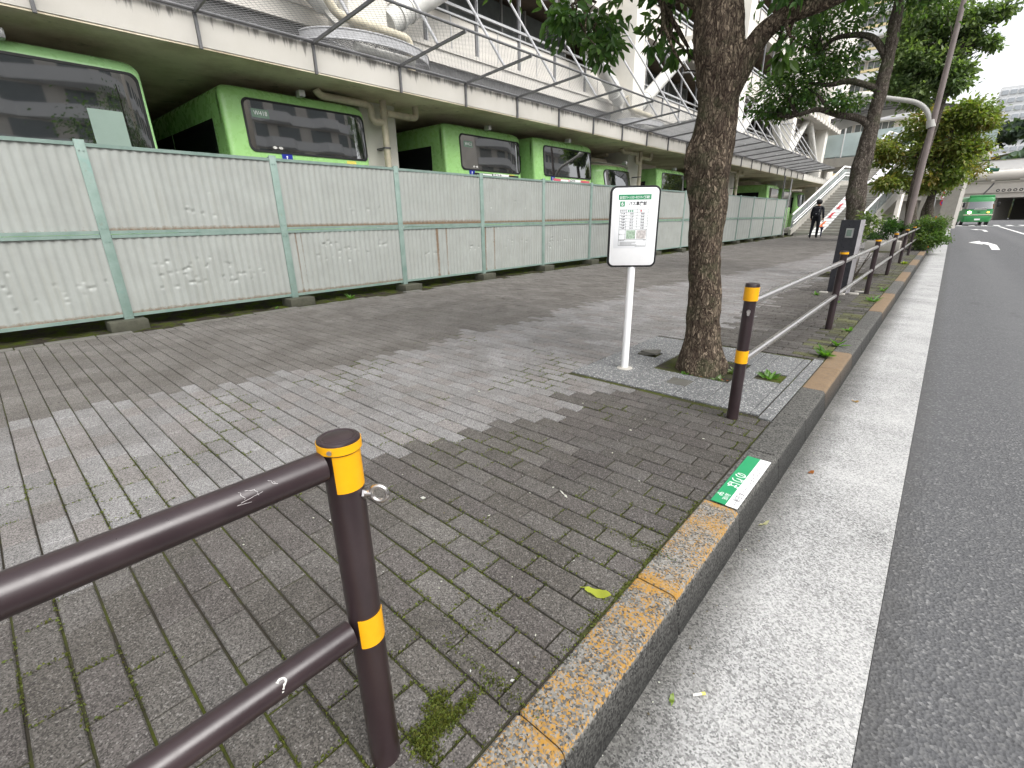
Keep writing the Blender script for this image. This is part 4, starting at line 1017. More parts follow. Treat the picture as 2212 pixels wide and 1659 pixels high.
# ------------------------------------------------------------------ trees
def trunk_mesh(name, path, mat, parent, seg=56, sub=16, disp=.018, knots=()):
    """path: (x, y, z, r); a smooth tapering limb with a knobbly surface"""
    P = np.array(path); n = len(P); t = np.linspace(0, n-1, (n-1)*sub+1); i = np.clip(t.astype(int), 0, n-2); f = (t-i)[:, None]
    pm, p0, p1, p2 = P[np.maximum(i-1, 0)], P[i], P[i+1], P[np.minimum(i+2, n-1)]
    Q = .5*(2*p0+(p1-pm)*f+(2*pm-5*p0+4*p1-p2)*f**2+(3*p0-pm-3*p1+p2)*f**3)
    m = MB(); pts = [Vector(q[:3]) for q in Q]; m.tube(pts, [max(.004, q[3]) for q in Q], seg)
    C = np.repeat(Q, seg, 0)
    for k in range(len(C)):
        v = Vector(m.v[k]); c = Vector(C[k, :3]); r = C[k, 3]; d = (v-c); 
        if d.length < 1e-5: continue
        d.normalize(); s = min(1, r/.12)
        h = disp*s*(mnoise.fractal((v.x*7, v.y*7, v.z*2.6), 1., 2., 4)+.45*mnoise.noise((v.x*26, v.y*26, v.z*9)))
        for (kx, ky, kz, kr, ka) in knots: h += ka*math.exp(-((v.x-kx)**2+(v.y-ky)**2+(v.z-kz)**2)/kr**2)
        m.v[k] = tuple(v+d*h)
    return m.build(name, mat, parent, smooth=70)
def leaves(P, D, Nn, L, Wd, C):
    """six-cornered folded leaves; P base, D along, Nn normal"""
    D /= np.linalg.norm(D, axis=1, keepdims=True)+1e-9; S = np.cross(D, Nn); S /= np.linalg.norm(S, axis=1, keepdims=True)+1e-9; U = np.cross(S, D)
    L = L[:, None]; W_ = Wd[:, None]
    V = np.stack([P, P+D*L*.35+S*W_*.5+U*W_*.16, P+D*L*.72+S*W_*.36+U*W_*.06-U*L*.03, P+D*L-U*L*.10, P+D*L*.72-S*W_*.36+U*W_*.06-U*L*.03, P+D*L*.35-S*W_*.5+U*W_*.16], 1).reshape(-1, 3)
    n = len(P); F = (np.array([(0, 1, 2, 3), (0, 3, 4, 5)])[None]+(np.arange(n)*6)[:, None, None]).reshape(-1, 4)
    return V, F, np.repeat(C, 6, 0)
def crown(parent, clumps, size, colors, mat='leaf', droop=.5, seed=1, twig_from=None, bark='bark', name='crown'):
    """clumps: (cx, cy, cz, rx, ry, rz, n, sub); leaves gathered in sprays within each clump, gaps between the sprays"""
    r = np.random.default_rng(seed); Ps = []; Ds = []; Ns = []; Cs = []; tw = MB()
    pal = np.array(colors)
    for (cx, cy, cz, rx, ry, rz, n, sub) in clumps:
        d = r.normal(size=(sub, 3)); d /= np.linalg.norm(d, axis=1, keepdims=True); rad = r.random((sub, 1))**.45
        sc = d*rad*np.array((rx, ry, rz))+np.array((cx, cy, cz))
        wt = r.random(sub)+.3; k = r.choice(sub, n, p=wt/wt.sum())
        sprd = np.array((rx, ry, rz)).mean()*.27
        off = r.normal(size=(n, 3))*np.array((sprd, sprd, sprd*.62))
        P = sc[k]+off; out = P-sc[k]+ (P-np.array((cx, cy, cz)))*.35
        D = out/(np.linalg.norm(out, axis=1, keepdims=True)+1e-6)+r.normal(size=(n, 3))*.55; D[:, 2] -= droop
        N_ = r.normal(size=(n, 3))*.6+np.array((0, 0, 1.))
        tint = pal[r.integers(0, len(pal), sub)][k]*.55+pal[r.integers(0, len(pal), n)]*.45
        Ps.append(P); Ds.append(D); Ns.append(N_); Cs.append(tint*(.7+.6*r.random((n, 1))))
        if twig_from is not None:
            o = Vector(min(twig_from, key=lambda q: (q[0]-cx)**2+(q[1]-cy)**2+(q[2]-cz)**2))
            for s in sc[:max(3, sub//2)]:
                s = Vector(s); mid = (o+s)/2+Vector(r.normal(size=3)*.12*(s-o).length); ln = (s-o).length
                pts = [o, o.lerp(mid, .5)+Vector(r.normal(size=3)*.03), mid, mid.lerp(s, .6)+Vector(r.normal(size=3)*.03), s]
                tw.tube(pts, [.012+.01*ln, .010+.006*ln, .008+.003*ln, .006, .003], 5)
    P, D, N_, C = map(np.concatenate, (Ps, Ds, Ns, Cs)); n = len(P)
    L = size*(.65+.6*r.random(n)); V, F, C = leaves(P, D, N_, L, L*(.40+.14*r.random(n)), C)
    o = np_mesh(name, V, F, mat, parent, cols=C)
    if twig_from is not None and tw.v: tw.build('twig', bark, parent, smooth=60)
    return o
G_DARK = [(.038, .088, .024), (.054, .118, .033), (.078, .148, .040), (.105, .175, .052), (.050, .095, .038)]
G_MID = [(.075, .125, .030), (.11, .165, .042), (.06, .11, .036), (.15, .185, .052), (.055, .09, .034)]
G_TOP = [(.14, .205, .085), (.17, .235, .10), (.11, .165, .075), (.20, .25, .115), (.10, .145, .065)]  # greens lightened to stand in for haze
G_YEL = [(.22, .27, .06), (.26, .27, .075), (.14, .21, .055), (.18, .24, .065), (.14, .18, .045), (.11, .155, .042), (.27, .17, .06), (.18, .20, .06)]
# first tree, hard by the sign
t1 = thing('street_tree', 'street tree with thick flaky bark standing beside the bus stop sign', 'tree', (-1.2, 3.56, 0))
trunk_mesh('trunk', [(-1.215, 3.56, -.08, .19), (-1.215, 3.56, .02, .158), (-1.225, 3.56, .16, .130), (-1.235, 3.56, .32, .122), (-1.26, 3.56, .58, .107), (-1.285, 3.56, .85, .106), (-1.30, 3.56, 1.1, .110), (-1.33, 3.56, 1.35, .130), (-1.335, 3.56, 1.55, .140), (-1.325, 3.56, 1.75, .128), (-1.33, 3.56, 1.95, .132), (-1.36, 3.56, 2.2, .150), (-1.40, 3.58, 2.5, .135), (-1.42, 3.62, 3.1, .11), (-1.38, 3.7, 4.0, .07), (-1.4, 3.7, 5.0, .03)], 'bark', t1, seg=72, sub=16, disp=.022,
           knots=((-1.47, 3.46, 1.5, .09, .035), (-1.22, 3.44, 1.42, .06, .03), (-1.2, 3.44, 2.0, .09, .025), (-1.12, 3.6, .05, .10, .03), (-1.33, 3.5, .05, .10, .03)))
trunk_mesh('limb', [(-1.36, 3.56, 2.24, .07), (-1.50, 3.54, 2.42, .058), (-1.72, 3.52, 2.55, .050), (-2.0, 3.50, 2.66, .042), (-2.4, 3.5, 2.80, .034), (-2.9, 3.5, 3.0, .025), (-3.4, 3.5, 3.4, .012)], 'bark', t1, seg=28, sub=8, disp=.008)
trunk_mesh('limb', [(-1.27, 3.56, 1.84, .07), (-1.20, 3.56, 2.0, .066), (-1.11, 3.57, 2.16, .058), (-.98, 3.58, 2.235, .050), (-.80, 3.6, 2.265, .046), (-.55, 3.65, 2.35, .040), (-.2, 3.7, 2.6, .025), (.2, 3.8, 3.0, .01)], 'bark', t1, seg=28, sub=8, disp=.008)
crown(t1, [(-2.30, 3.52, 2.50, .25, .32, .15, 330, 10), (-2.20, 3.45, 2.29, .14, .18, .08, 120, 6), (-1.84, 3.62, 2.34, .10, .18, .09, 80, 4), (-1.66, 3.66, 2.20, .07, .10, .06, 36, 3), (-1.48, 3.72, 2.08, .05, .07, .06, 20, 3), (-1.72, 3.6, 2.60, .3, .3, .12, 140, 6),
           (-1.02, 3.72, 2.40, .20, .25, .12, 170, 6), (-1.0, 3.68, 2.10, .06, .08, .08, 40, 3), (-.72, 3.8, 2.45, .25, .3, .13, 160, 6),
           (-2.2, 3.9, 3.3, .9, 1.0, .5, 1800, 26), (-1.2, 3.6, 3.9, 1.3, 1.3, .8, 2600, 30), (-.3, 3.8, 3.2, .8, .9, .5, 1400, 20)], .085, G_DARK, droop=.75, seed=5,
      twig_from=[(-2.4, 3.5, 2.70), (-1.75, 3.52, 2.46), (-1.42, 3.6, 2.6), (-.98, 3.58, 2.23), (-.7, 3.62, 2.3), (-1.42, 3.62, 3.1)])
# second tree behind the stone pillar
t2 = thing('street_tree', 'tall leaning evergreen street tree rising behind the dark stone pillar', 'tree', (-1.36, 11.3, 0))
trunk_mesh('trunk', [(-1.38, 11.3, -.1, .24), (-1.38, 11.3, .1, .19), (-1.38, 11.3, .5, .15), (-1.385, 11.3, 1.0, .138), (-1.42, 11.3, 1.45, .148), (-1.445, 11.3, 1.75, .148), (-1.435, 11.3, 2.0, .142), (-1.43, 11.3, 2.3, .125), (-1.42, 11.3, 2.7, .108), (-1.40, 11.3, 3.2, .096), (-1.39, 11.3, 3.7, .093), (-1.40, 11.3, 4.3, .085), (-1.40, 11.3, 5.2, .06), (-1.4, 11.3, 6.4, .02)], 'bark_grey', t2, seg=52, sub=12, disp=.02,
           knots=((-1.56, 11.2, 1.45, .10, .05), (-1.55, 11.2, 1.95, .08, .03), (-1.27, 11.2, 1.3, .08, .03)))
for pth in ([(-1.43, 11.28, 2.60, .08), (-1.62, 11.26, 2.74, .06), (-1.95, 11.2, 2.84, .055), (-2.3, 11.2, 2.97, .045), (-2.65, 11.2, 2.92, .034), (-3.0, 11.2, 2.97, .025), (-3.4, 11.2, 3.12, .012)],
            [(-2.0, 11.2, 2.85, .04), (-2.2, 11.25, 3.05, .032), (-2.35, 11.25, 3.22, .025), (-2.6, 11.3, 3.4, .01)],
            [(-1.40, 11.28, 3.14, .065), (-1.58, 11.24, 3.24, .05), (-1.9, 11.2, 3.36, .05), (-2.2, 11.2, 3.35, .035), (-2.7, 11.2, 3.5, .015)],
            [(-1.40, 11.3, 3.6, .06), (-1.7, 11.3, 4.0, .05), (-2.2, 11.3, 4.1, .04), (-2.5, 11.25, 3.95, .03), (-2.9, 11.2, 4.2, .012)]):
    trunk_mesh('limb', pth, 'bark_grey', t2, seg=16, sub=6, disp=.008)
crown(t2, [(-2.75, 11.2, 3.35, .62, .7, .34, 2300, 26), (-2.25, 11.3, 3.75, .55, .7, .28, 1500, 18), (-2.5, 11.2, 4.35, .7, .8, .28, 1600, 16), (-1.9, 11.2, 3.05, .35, .5, .14, 500, 10), (-3.1, 11.2, 3.0, .32, .4, .13, 450, 8),
           (-1.05, 11.6, 4.75, .45, .6, .35, 1500, 16), (-1.3, 11.4, 4.9, 1.0, 1.2, .6, 3000, 24), (-1.3, 11.3, 6.2, 1.6, 1.7, .8, 4000, 30)], .085, G_DARK+G_MID[:2], droop=.35, seed=9,
      twig_from=[(-2.65, 11.2, 2.92), (-2.2, 11.2, 3.35), (-2.5, 11.25, 3.95), (-1.39, 11.3, 3.8), (-1.4, 11.3, 4.5), (-1.2, 11.3, 5.2), (-1.95, 11.2, 2.84)], bark='bark_grey')
t3 = thing('street_tree', 'broad street tree with dark upper foliage standing just beyond the street lamp', 'tree', (-1.15, 22.5, 0))
trunk_mesh('trunk', [(-1.06, 22.5, -.1, .28), (-1.07, 22.5, .3, .22), (-1.10, 22.5, 1.0, .17), (-1.2, 22.5, 1.7, .13), (-1.2, 22.5, 2.6, .12), (-1.1, 22.5, 3.8, .11), (-1.0, 22.5, 5.2, .08), (-.9, 22.5, 6.8, .03)], 'bark_grey', t3, seg=28, sub=6, disp=.02)
crown(t3, [(-2.6, 22.6, 5.2, .4, .8, .4, 900, 12), (-2.3, 22.6, 6.1, .6, .9, .6, 2300, 26), (-1.5, 22.7, 5.7, .65, 1.0, .6, 2989, 33), (-.95, 22.8, 6.5, .5, .9, .45, 1954, 26), (-1.8, 22.6, 7.2, .9, 1.0, .5, 2530, 28), (-.55, 22.8, 6.95, .4, .7, .22, 804, 13), (-.05, 22.9, 6.95, .3, .5, .12, 299, 7), (-1.75, 22.4, 4.85, .55, .8, .3, 1265, 15), (-.85, 22.6, 5.2, .42, .8, .4, 1494, 18), (-.3, 22.8, 6.1, .28, .5, .12, 299, 7)], .165, G_TOP, mat='leaf', droop=.25, seed=13, twig_from=[(-1.15, 22.5, 3.4), (-1.05, 22.5, 4.6), (-1.0, 22.5, 5.6)], bark='bark_grey')
t4 = thing('street_tree', 'street tree with yellowing leaves overhanging the round bush by the road', 'tree', (-.75, 27., 0))
trunk_mesh('trunk', [(-.72, 27, -.1, .24), (-.72, 27, .3, .18), (-.73, 27, 1.0, .14), (-.82, 27, 1.6, .13), (-.8, 27, 3.2, .10), (-.7, 27, 5, .04)], 'bark_grey', t4, seg=24, sub=6, disp=.02)
crown(t4, [(-2.6, 26.6, 3.6, .5, .9, .5, 1650, 20), (-2.2, 26.6, 2.45, .55, .9, .35, 1540, 20), (-1.4, 27, 4.5, .75, 1.0, .5, 2420, 26), (-1.3, 27, 3.4, .7, 1.0, .5, 2420, 26), (-.95, 27, 2.25, .6, .9, .28, 1430, 18), (-.35, 27, 3.5, .6, 1.0, .5, 2420, 26), (-.35, 27, 4.7, .6, 1.0, .45, 2090, 23), (.28, 27.2, 4.5, .32, .7, .3, 660, 11), (-.35, 27, 2.5, .5, .9, .3, 1430, 15), (.25, 27.1, 3.5, .22, .6, .2, 385, 9)], .165, G_YEL, droop=.3, seed=17, twig_from=[(-.85, 27, 2.), (-.8, 27, 3.2), (-.72, 27, 4.4)], bark='bark_grey')
t5 = thing('street_tree', 'farthest street tree along the kerb, green with rusty tints', 'tree', (-1.2, 36, 0))
trunk_mesh('trunk', [(-1.2, 36, -.1, .26), (-1.2, 36, 1., .18), (-1.1, 36, 2.4, .14), (-1., 36, 5, .05)], 'bark_grey', t5, seg=20, sub=5, disp=.03)
crown(t5, [(-.9, 36, 4.6, 1.6, 2., 1.4, 4500, 36), (-.4, 36, 3., 1.1, 1.6, .7, 2200, 20), (-.6, 36.5, 5.4, .9, 1.3, .8, 1500, 16)], .18, G_YEL+G_MID, droop=.3, seed=19, twig_from=[(-1.1, 36, 2.4), (-1.05, 36, 3.6)], bark='bark_grey')

# ------------------------------------------------------------------ bushes and small plants
def bush(name, label, loc, clumps, size, pal, seed, cat='bush'):
    t = thing(name, label, cat, loc)
    m = MB()
    rs = random.Random(seed)
    for _ in range(9):
        q = Vector(loc)+Vector((rs.uniform(-.25, .25), rs.uniform(-.25, .25), rs.uniform(.35, .7))); m.tube([Vector(loc)+Vector((rs.uniform(-.06, .06), rs.uniform(-.06, .06), -.02)), q], [.014, .005], 6)
    m.build('stem', 'bark_grey', t, smooth=50); crown(t, clumps, size, pal, mat='leaf', droop=.1, seed=seed, name='foliage'); return t
bush('round_bush', 'dense round green bush overhanging the kerb at the end of the railing', (-.55, 21, 0), [(-.42, 20.6, .42, .34, .6, .34, 2600, 26), (-.26, 20.9, .28, .25, .6, .2, 1400, 14), (-.47, 21.4, .82, .32, .7, .2, 1000, 14), (-.7, 20.8, .62, .22, .4, .3, 800, 10), (-.24, 20.7, .66, .2, .4, .22, 700, 8)], .075, G_MID+G_DARK[2:4], 31)
bush('dark_bush', 'low dark bush at the foot of the street lamp', (-1.5, 20.4, 0), [(-1.5, 20.3, .72, .30, .5, .22, 1100, 14), (-1.75, 20.2, .45, .22, .4, .14, 500, 10), (-1.2, 20.4, .66, .25, .4, .2, 600, 8)], .08, G_DARK[:3]+G_MID[2:3], 33)
bush('sapling', 'spindly light green sapling just right of the stone pillar', (-1.12, 10.2, 0), [(-1.05, 10.2, .95, .13, .25, .16, 210, 9), (-1.0, 10.2, 1.08, .18, .2, .06, 110, 6), (-1.12, 10.2, .72, .07, .15, .10, 70, 5)], .07, [(.12, .17, .05), (.16, .20, .07), (.09, .13, .05)], 35, 'plant')
m = MB(); m.box(-1.95, -1.05, 19.6, 20.9, -.02, .30, .02); m.box(-1.85, -1.15, 19.7, 20.8, .26, .305); tag(m.build('planter', 'concrete', smooth=30), 'low grey concrete planter box behind the railing under the dark bush', 'planter')
def weed(label, x, y, z, n, L, pal, seed, wd=.3, name='weed'):
    r = np.random.default_rng(seed); a = r.random(n)*2*PI; el = .25+.75*r.random(n)
    D = np.stack([np.cos(a)*np.cos(el), np.sin(a)*np.cos(el), np.sin(el)], 1); P = np.array((x, y, z))+np.stack([r.normal(0, .012, n), r.normal(0, .012, n), 0*a], 1)
    ln = L*(.6+.6*r.random(n)); pal = np.array(pal); C = pal[r.integers(0, len(pal), n)]
    V, F, C = leaves(P, D, np.tile(np.array((0, 0, 1.)), (n, 1)), ln, ln*wd, C)
    V[:, 2] = np.maximum(V[:, 2], z-.01); return tag(np_mesh(name, V, F, 'leaf', cols=C), label, 'weed')
WG = [(.10, .22, .035), (.13, .27, .05), (.08, .17, .03)]
weed('leafy weed filling the square hole in the slab right of the tree', -.755, 3.69, -.03, 26, .10, WG, 1)
weed('two-tone weed at the front of the tree pit', -1.03, 3.40, -.02, 16, .06, [(.10, .16, .05), (.25, .29, .18)], 2, .45)
weed('small weed beside the trunk foot on the right', -.99, 3.66, -.02, 22, .075, [(.10, .15, .05), (.30, .34, .22)], 3, .45)
weed('low weed at the trunk foot facing the camera', -1.26, 3.38, -.02, 12, .05, WG, 4, .5)
weed('sprawling weed at the kerb joint just past the slabs', -.56, 4.55, 0, 20, .11, WG, 5, .3)
weed('weed at the back of the tan kerb stone', -.535, 5.0, 0, 14, .09, WG, 6, .3)
weed('tuft against the kerb before the second railing post', -.535, 5.75, 0, 12, .07, WG, 7, .3)
weed('tuft of grass against the kerb past the second railing post', -.55, 8.0, 0, 18, .13, WG, 8, .2)
weed('tuft of grass beside the kerb well beyond the stone pillar', -.56, 9.2, 0, 14, .1, WG, 9, .2)
weed('yellow-green moss cushion with blades near the last posts', -.62, 14.6, 0, 30, .09, [(.30, .36, .03), (.24, .30, .03)], 10, .5)
weed('bright green weed on the mossy strip under the fence', -6.62, 3.72, .01, 18, .10, WG, 11, .35)
weed('tiny weed beside the footing of a fence post', -6.66, 2.62, .01, 8, .05, WG, 12, .4)
weed('small weed at the base of the stone pillar', -1.28, 8.2, 0, 12, .07, WG, 13, .3)
weed('pale weed on the paving between pillar and railing', -.92, 7.6, 0, 10, .06, WG, 14, .3)
def fallen(label, x, y, z, L, c, rz, wd=.42, curl=.03):
    m = MB(); m.col = c; n = 8; V = []
    for i in range(n+1):
        u = i/n; hw = L*wd*.5*math.sin(PI*min(1, u*.96+.02))**.7*(1+.12*math.sin(u*17)); bx = (u-.5)*L
        for s in (-1, 0, 1): V.append((bx*math.cos(rz)-s*hw*math.sin(rz)+x, bx*math.sin(rz)+s*hw*math.cos(rz)+y, z+.002+curl*L*(4*(u-.5)**2)*.6+(.10*hw if s else 0)+.004*math.sin(u*9+s)))
    m.add(V, [(3*i+k, 3*i+k+1, 3*i+k+4, 3*i+k+3) for i in range(n) for k in (0, 1)]); m.tube([(x-math.cos(rz)*L*.5, y-math.sin(rz)*L*.5, z+.012), (x-math.cos(rz)*L*.68, y-math.sin(rz)*L*.68, z+.008)], .0012, 5)
    return tag(m.build('fallen_leaf', 'leaf', smooth=60, rec=False), label, 'leaf')
fallen('yellow-green fallen leaf lying against the near kerb', -.585, 1.045, .004, .085, (.42, .46, .06), .35, .42, .12)
fallen('curled orange leaf on the gutter beyond the kerb plate', -.27, 2.62, RZ+.006, .04, (.32, .11, .03), 1.2, .5, .3)
fallen('tan leaf on the gutter by the first tan kerb stone', -.24, 3.95, RZ+.006, .045, (.40, .24, .12), .4, .6, .2)
fallen('small green leaf in the gutter near the camera', -.30, .98, RZ+.006, .035, (.20, .28, .05), 1.9, .4, .2)
fallen('pale dry leaf lying in the gutter below the kerb plate', -.33, 2.0, RZ+.006, .06, (.42, .40, .24), 1.2, .2, .2)
fallen('rusty leaf in the tree pit', -.99, 3.43, -.015, .05, (.40, .10, .03), .2, .5, .3)
fallen('brown leaf on soil behind the front pit edge', -1.14, 3.42, -.015, .05, (.22, .12, .05), 1.0, .5, .3)
m = MB(); m.tube([(-.262, 1.03, RZ+.009), (-.245, 1.05, RZ+.009)], .004, 10); m.cur = 1; m.tube([(-.245, 1.05, RZ+.009), (-.238, 1.058, RZ+.009)], .0041, 10)
tag(m.build('cigarette_butt', ['white_worn', 'yellow_sticker'], smooth=40), 'cigarette butt lying in the gutter near the camera', 'cigarette butt')
# ------------------------------------------------------------------ stone pillar with a small plate
mo = thing('stone_pillar', 'dark polished stone pillar with a small metal plate beside the railing', 'stone pillar', (-1.09, 8.85, 0))
m = MB(); m.add([(-1.215, 8.70, .0), (-.965, 8.607, .0), (-.925, 8.735, .0), (-1.175, 8.83, .0), (-1.215, 8.70, 1.045), (-.965, 8.607, 1.045), (-.925, 8.735, 1.045), (-1.175, 8.83, 1.045)], [(0, 1, 5, 4), (2, 3, 7, 6), (3, 0, 4, 7), (4, 5, 6, 7)])
m.cur = 1; m.f.append((1, 2, 6, 5)); m.mi.append(1); m.build('slab', ['monument', 'monument_side'], mo, smooth=0)
ex = Vector((.215, -.08, 0)).normalized(); en = Vector((-.08, -.215, 0)).normalized(); po = Vector((-1.215, 8.70, .80))+ex*.10+en*.001
m = MB(); m.obox(po, ex*.10, en*.012, (0, 0, .13)); pl = m.build('plate', 'alu', mo, smooth=0)
m = MB(); m.obox(po+ex*.017+en*.0125+Vector((0, 0, .02)), ex*.066, en*.004, (0, 0, .09)); m.build('window', 'blind', pl, smooth=0)
m = MB()
for (x, y, s) in ((-1.23, 8.52, .11), (-1.02, 8.47, .14), (-.86, 8.6, .12), (-.80, 8.83, .15)): m.box(x-s/2, x+s/2, y-.05, y+.05, -.02, .022, .012)
m.build('footing', 'concrete', mo, smooth=30)

# ------------------------------------------------------------------ street lamp
lp = thing('street_lamp', 'tall grey street lamp with a thick curved arm reaching over the pavement', 'street lamp', (-1.03, 20.2, 0))
m = MB(); X, Y = -1.03, 20.2; m.tube([(X, Y, -.05), (X, Y, 3), (X, Y, 8.6)], [.09, .08, .055], 24); m.tube([(X, Y, 0), (X, Y, .35)], [.11, .11], 24); m.build('pole', 'pole_grey', lp, smooth=40)
m = MB(); m.tube(elbow([(X-.04, Y, 3.55), (X-.16, Y, 4.2), (X-1.65, Y, 4.62)], .1, 12, .6), .066, 20); m.tube([(X-.02, Y, 3.55), (X-.06, Y, 3.75)], .11, 20); m.build('arm', 'pole_pale', lp, smooth=50)
m = MB(); m.tube([(X-1.62, Y, 4.61), (X-1.75, Y, 4.64), (X-2.1, Y, 4.68), (X-2.25, Y, 4.68)], [.09, .13, .13, .05], 18); m.build('lamp_head', 'white_worn', lp, smooth=50)

# ------------------------------------------------------------------ the person walking away
PX, PY = -5.09, 28.75
def skin_body(name, joints, edges, mats, parent=None, root=0, sub=2):
    me = bpy.data.meshes.new(name); me.from_pydata([j[:3] for j in joints], edges, []); ob = bpy.data.objects.new(name, me); COL.objects.link(ob)
    md = ob.modifiers.new('skin', 'SKIN'); md.use_smooth_shade = True
    for v, j in zip(me.skin_vertices[0].data, joints): v.radius = (j[3], j[4] if len(j) > 4 else j[3]); v.use_root = False
    me.skin_vertices[0].data[root].use_root = True
    sb = ob.modifiers.new('sub', 'SUBSURF'); sb.levels = sub; sb.render_levels = sub
    dg = bpy.context.evaluated_depsgraph_get(); out = bpy.data.meshes.new_from_object(ob.evaluated_get(dg)); bpy.data.objects.remove(ob); bpy.data.meshes.remove(me)
    out.name = name; out.materials.clear()
    for q in mats: out.materials.append(MAT[q])
    out.polygons.foreach_set('use_smooth', [True]*len(out.polygons)); return out
per = thing('person', 'person in dark clothes with a black backpack walking away towards the stairs', 'person', (PX, PY, 0)); per.scale = (1.06, 1.06, 1.06)
J = [(0, 0, .93, .135, .10), (0, 0, 1.10, .13, .10), (0, .01, 1.28, .155, .105), (0, .01, 1.40, .12, .085), (0, .015, 1.47, .052, .052), (0, .03, 1.55, .075, .085), (0, .03, 1.63, .078, .09), (0, .03, 1.70, .045, .05),
     (-.20, .01, 1.38, .062), (-.235, .0, 1.12, .055), (-.225, .07, .90, .040), (-.225, .10, .85, .03, .036),
     (.20, .01, 1.38, .062), (.245, -.02, 1.12, .055), (.265, .06, .90, .040), (.27, .08, .85, .03, .036),
     (-.10, 0, .86, .095, .10), (-.12, .02, .48, .068, .072), (-.135, -.07, .09, .046, .05), (-.14, .06, .035, .042, .032),
     (.10, 0, .86, .095, .10), (.11, .06, .48, .068, .072), (.10, .10, .09, .046, .05), (.105, .24, .035, .042, .032)]
E_ = [(0, 1), (1, 2), (2, 3), (3, 4), (4, 5), (5, 6), (6, 7), (3, 8), (8, 9), (9, 10), (10, 11), (3, 12), (12, 13), (13, 14), (14, 15), (0, 16), (16, 17), (17, 18), (18, 19), (0, 20), (20, 21), (21, 22), (22, 23)]
def fing(base, dirs):
    b = len(J)
    for i in range(4):
        ox = -.026+.017*i; l = (.062, .072, .068, .054)[i]
        J.append((base[0]+(.012 if base[0] > 0 else -.012), base[1]+ox, base[2]-.05, .010)); J.append((base[0], base[1]+ox, base[2]-.05-l*.6, .009)); J.append((base[0]-(.02 if base[0] > 0 else -.02), base[1]+ox+.004, base[2]-.05-l*.85, .008))
        k = len(J); E_.append((dirs, k-3)); E_.append((k-3, k-2)); E_.append((k-2, k-1))
    J.append((base[0]-(.02 if base[0] > 0 else -.02), base[1]+.04, base[2]-.02, .011)); J.append((base[0]-(.02 if base[0] > 0 else -.02), base[1]+.05, base[2]-.06, .009)); k = len(J); E_.append((dirs, k-2)); E_.append((k-2, k-1))
fing((-.225, .10, .85), 11); fing((.27, .08, .85), 15)
me = skin_body('body', J, E_, ['cloth_black', 'cloth_navy', 'skin', 'black'], root=0)
for p in me.polygons:
    c = p.center; p.material_index = 2 if (c.z > 1.46 or (abs(c.x) > .22 and c.z < .90)) else (3 if c.z < .075 else (1 if c.z > .90 else 0))
link('body', me, per)
m = MB(); rr = random.Random(4)
def ellip(m, c, r, n=18, k=12, rough=0.):
    V = [(c[0]+r[0]*math.sin(PI*j/k)*math.cos(2*PI*i/n), c[1]+r[1]*math.sin(PI*j/k)*math.sin(2*PI*i/n), c[2]+r[2]*math.cos(PI*j/k)) for j in range(k+1) for i in range(n)]
    if rough: V = [tuple(Vector(v)+(Vector(v)-Vector(c)).normalized()*rough*mnoise.noise(Vector(v)*22)) for v in V]
    m.add(V, [(j*n+i, j*n+(i+1) % n, (j+1)*n+(i+1) % n, (j+1)*n+i) for j in range(k) for i in range(n)])
ellip(m, (0, .01, 1.625), (.118, .118, .125), 28, 18, .022); m.build('hair', 'hair', per, local=True, smooth=70)
m = MB(); m.box(-.145, .145, -.26, -.085, .98, 1.40, .05); m.box(-.115, .115, -.30, -.25, 1.0, 1.2, .02); 
for s in (-1, 1): m.tube([(s*.10, -.10, 1.38), (s*.11, -.02, 1.455), (s*.11, .09, 1.42), (s*.12, .11, 1.25), (s*.14, .03, 1.08), (s*.13, -.10, 1.02)], .02, 8)
bp = m.build('backpack', 'cloth_black', per, local=True, smooth=50)
m = MB(); m.box(-.02, .04, -.304, -.298, 1.1, 1.12); m.box(.10, .115, -.268, -.262, 1.05, 1.3); m.build('buckle', 'alu', bp, local=True, smooth=0)
um = thing('umbrella', 'furled dark umbrella held point down in the right hand of the person', 'umbrella', (PX+.30, PY+.10, .02))
m = MB(); m.tube([(0, 0, .0), (0, 0, .06)], .005, 8); m.tube([(.0, 0, .05), (0, 0, .12), (0, 0, .42), (0, 0, .50), (.0, 0, .54)], [.008, .028, .045, .095, .012], 9); m.build('canopy', 'umb_blue', um, local=True, smooth=20)
m = MB(); m.tube([(0, 0, .53), (0, 0, .74)], .006, 8); m.tube([(0, 0, .72), (0, 0, .84), (-.015, 0, .875), (-.04, 0, .885), (-.06, 0, .865)], .011, 8); m.build('handle', 'black', um, local=True, smooth=50)

# ------------------------------------------------------------------ footbridge stairs
sa, sb_ = math.radians(26), math.radians(11)
L0 = Vector((-7.1, 33.9, 0)); fwd = Vector((math.sin(sb_), math.cos(sb_), 0)); rgt = Vector((math.cos(sb_), -math.sin(sb_), 0)); UZ = Vector((0, 0, 1))
sw, rise, run, n1, n2 = 3.5, .155, .155/math.tan(sa), 19, 17
stt = thing('footbridge_stairs', 'grey concrete stairs with pale handrails climbing to the footbridge beyond the fence', 'stairs', tuple(L0))
def S(a, u, z=0.): return L0+rgt*a+fwd*u+UZ*z             # a across, u along in plan
U1 = n1*run; H1 = n1*rise; LD = 1.5; U2 = U1+LD+n2*run; H2 = H1+n2*rise
m = MB(); m2 = MB()
def steps(u0, z0, n):
    for i in range(n):
        z = z0+rise*(i+1); u = u0+i*run
        m.obox(S(.02, u, z-rise-.12), rgt*(sw-.04), fwd*(run+.02), UZ*(rise+.12)); m2.obox(S(.02, u-.004, z-.03), rgt*(sw-.04), fwd*.05, UZ*.034)
steps(0, 0, n1); m.obox(S(.02, U1, H1-.25), rgt*(sw-.04), fwd*LD, UZ*.25); steps(U1+LD, H1, n2)
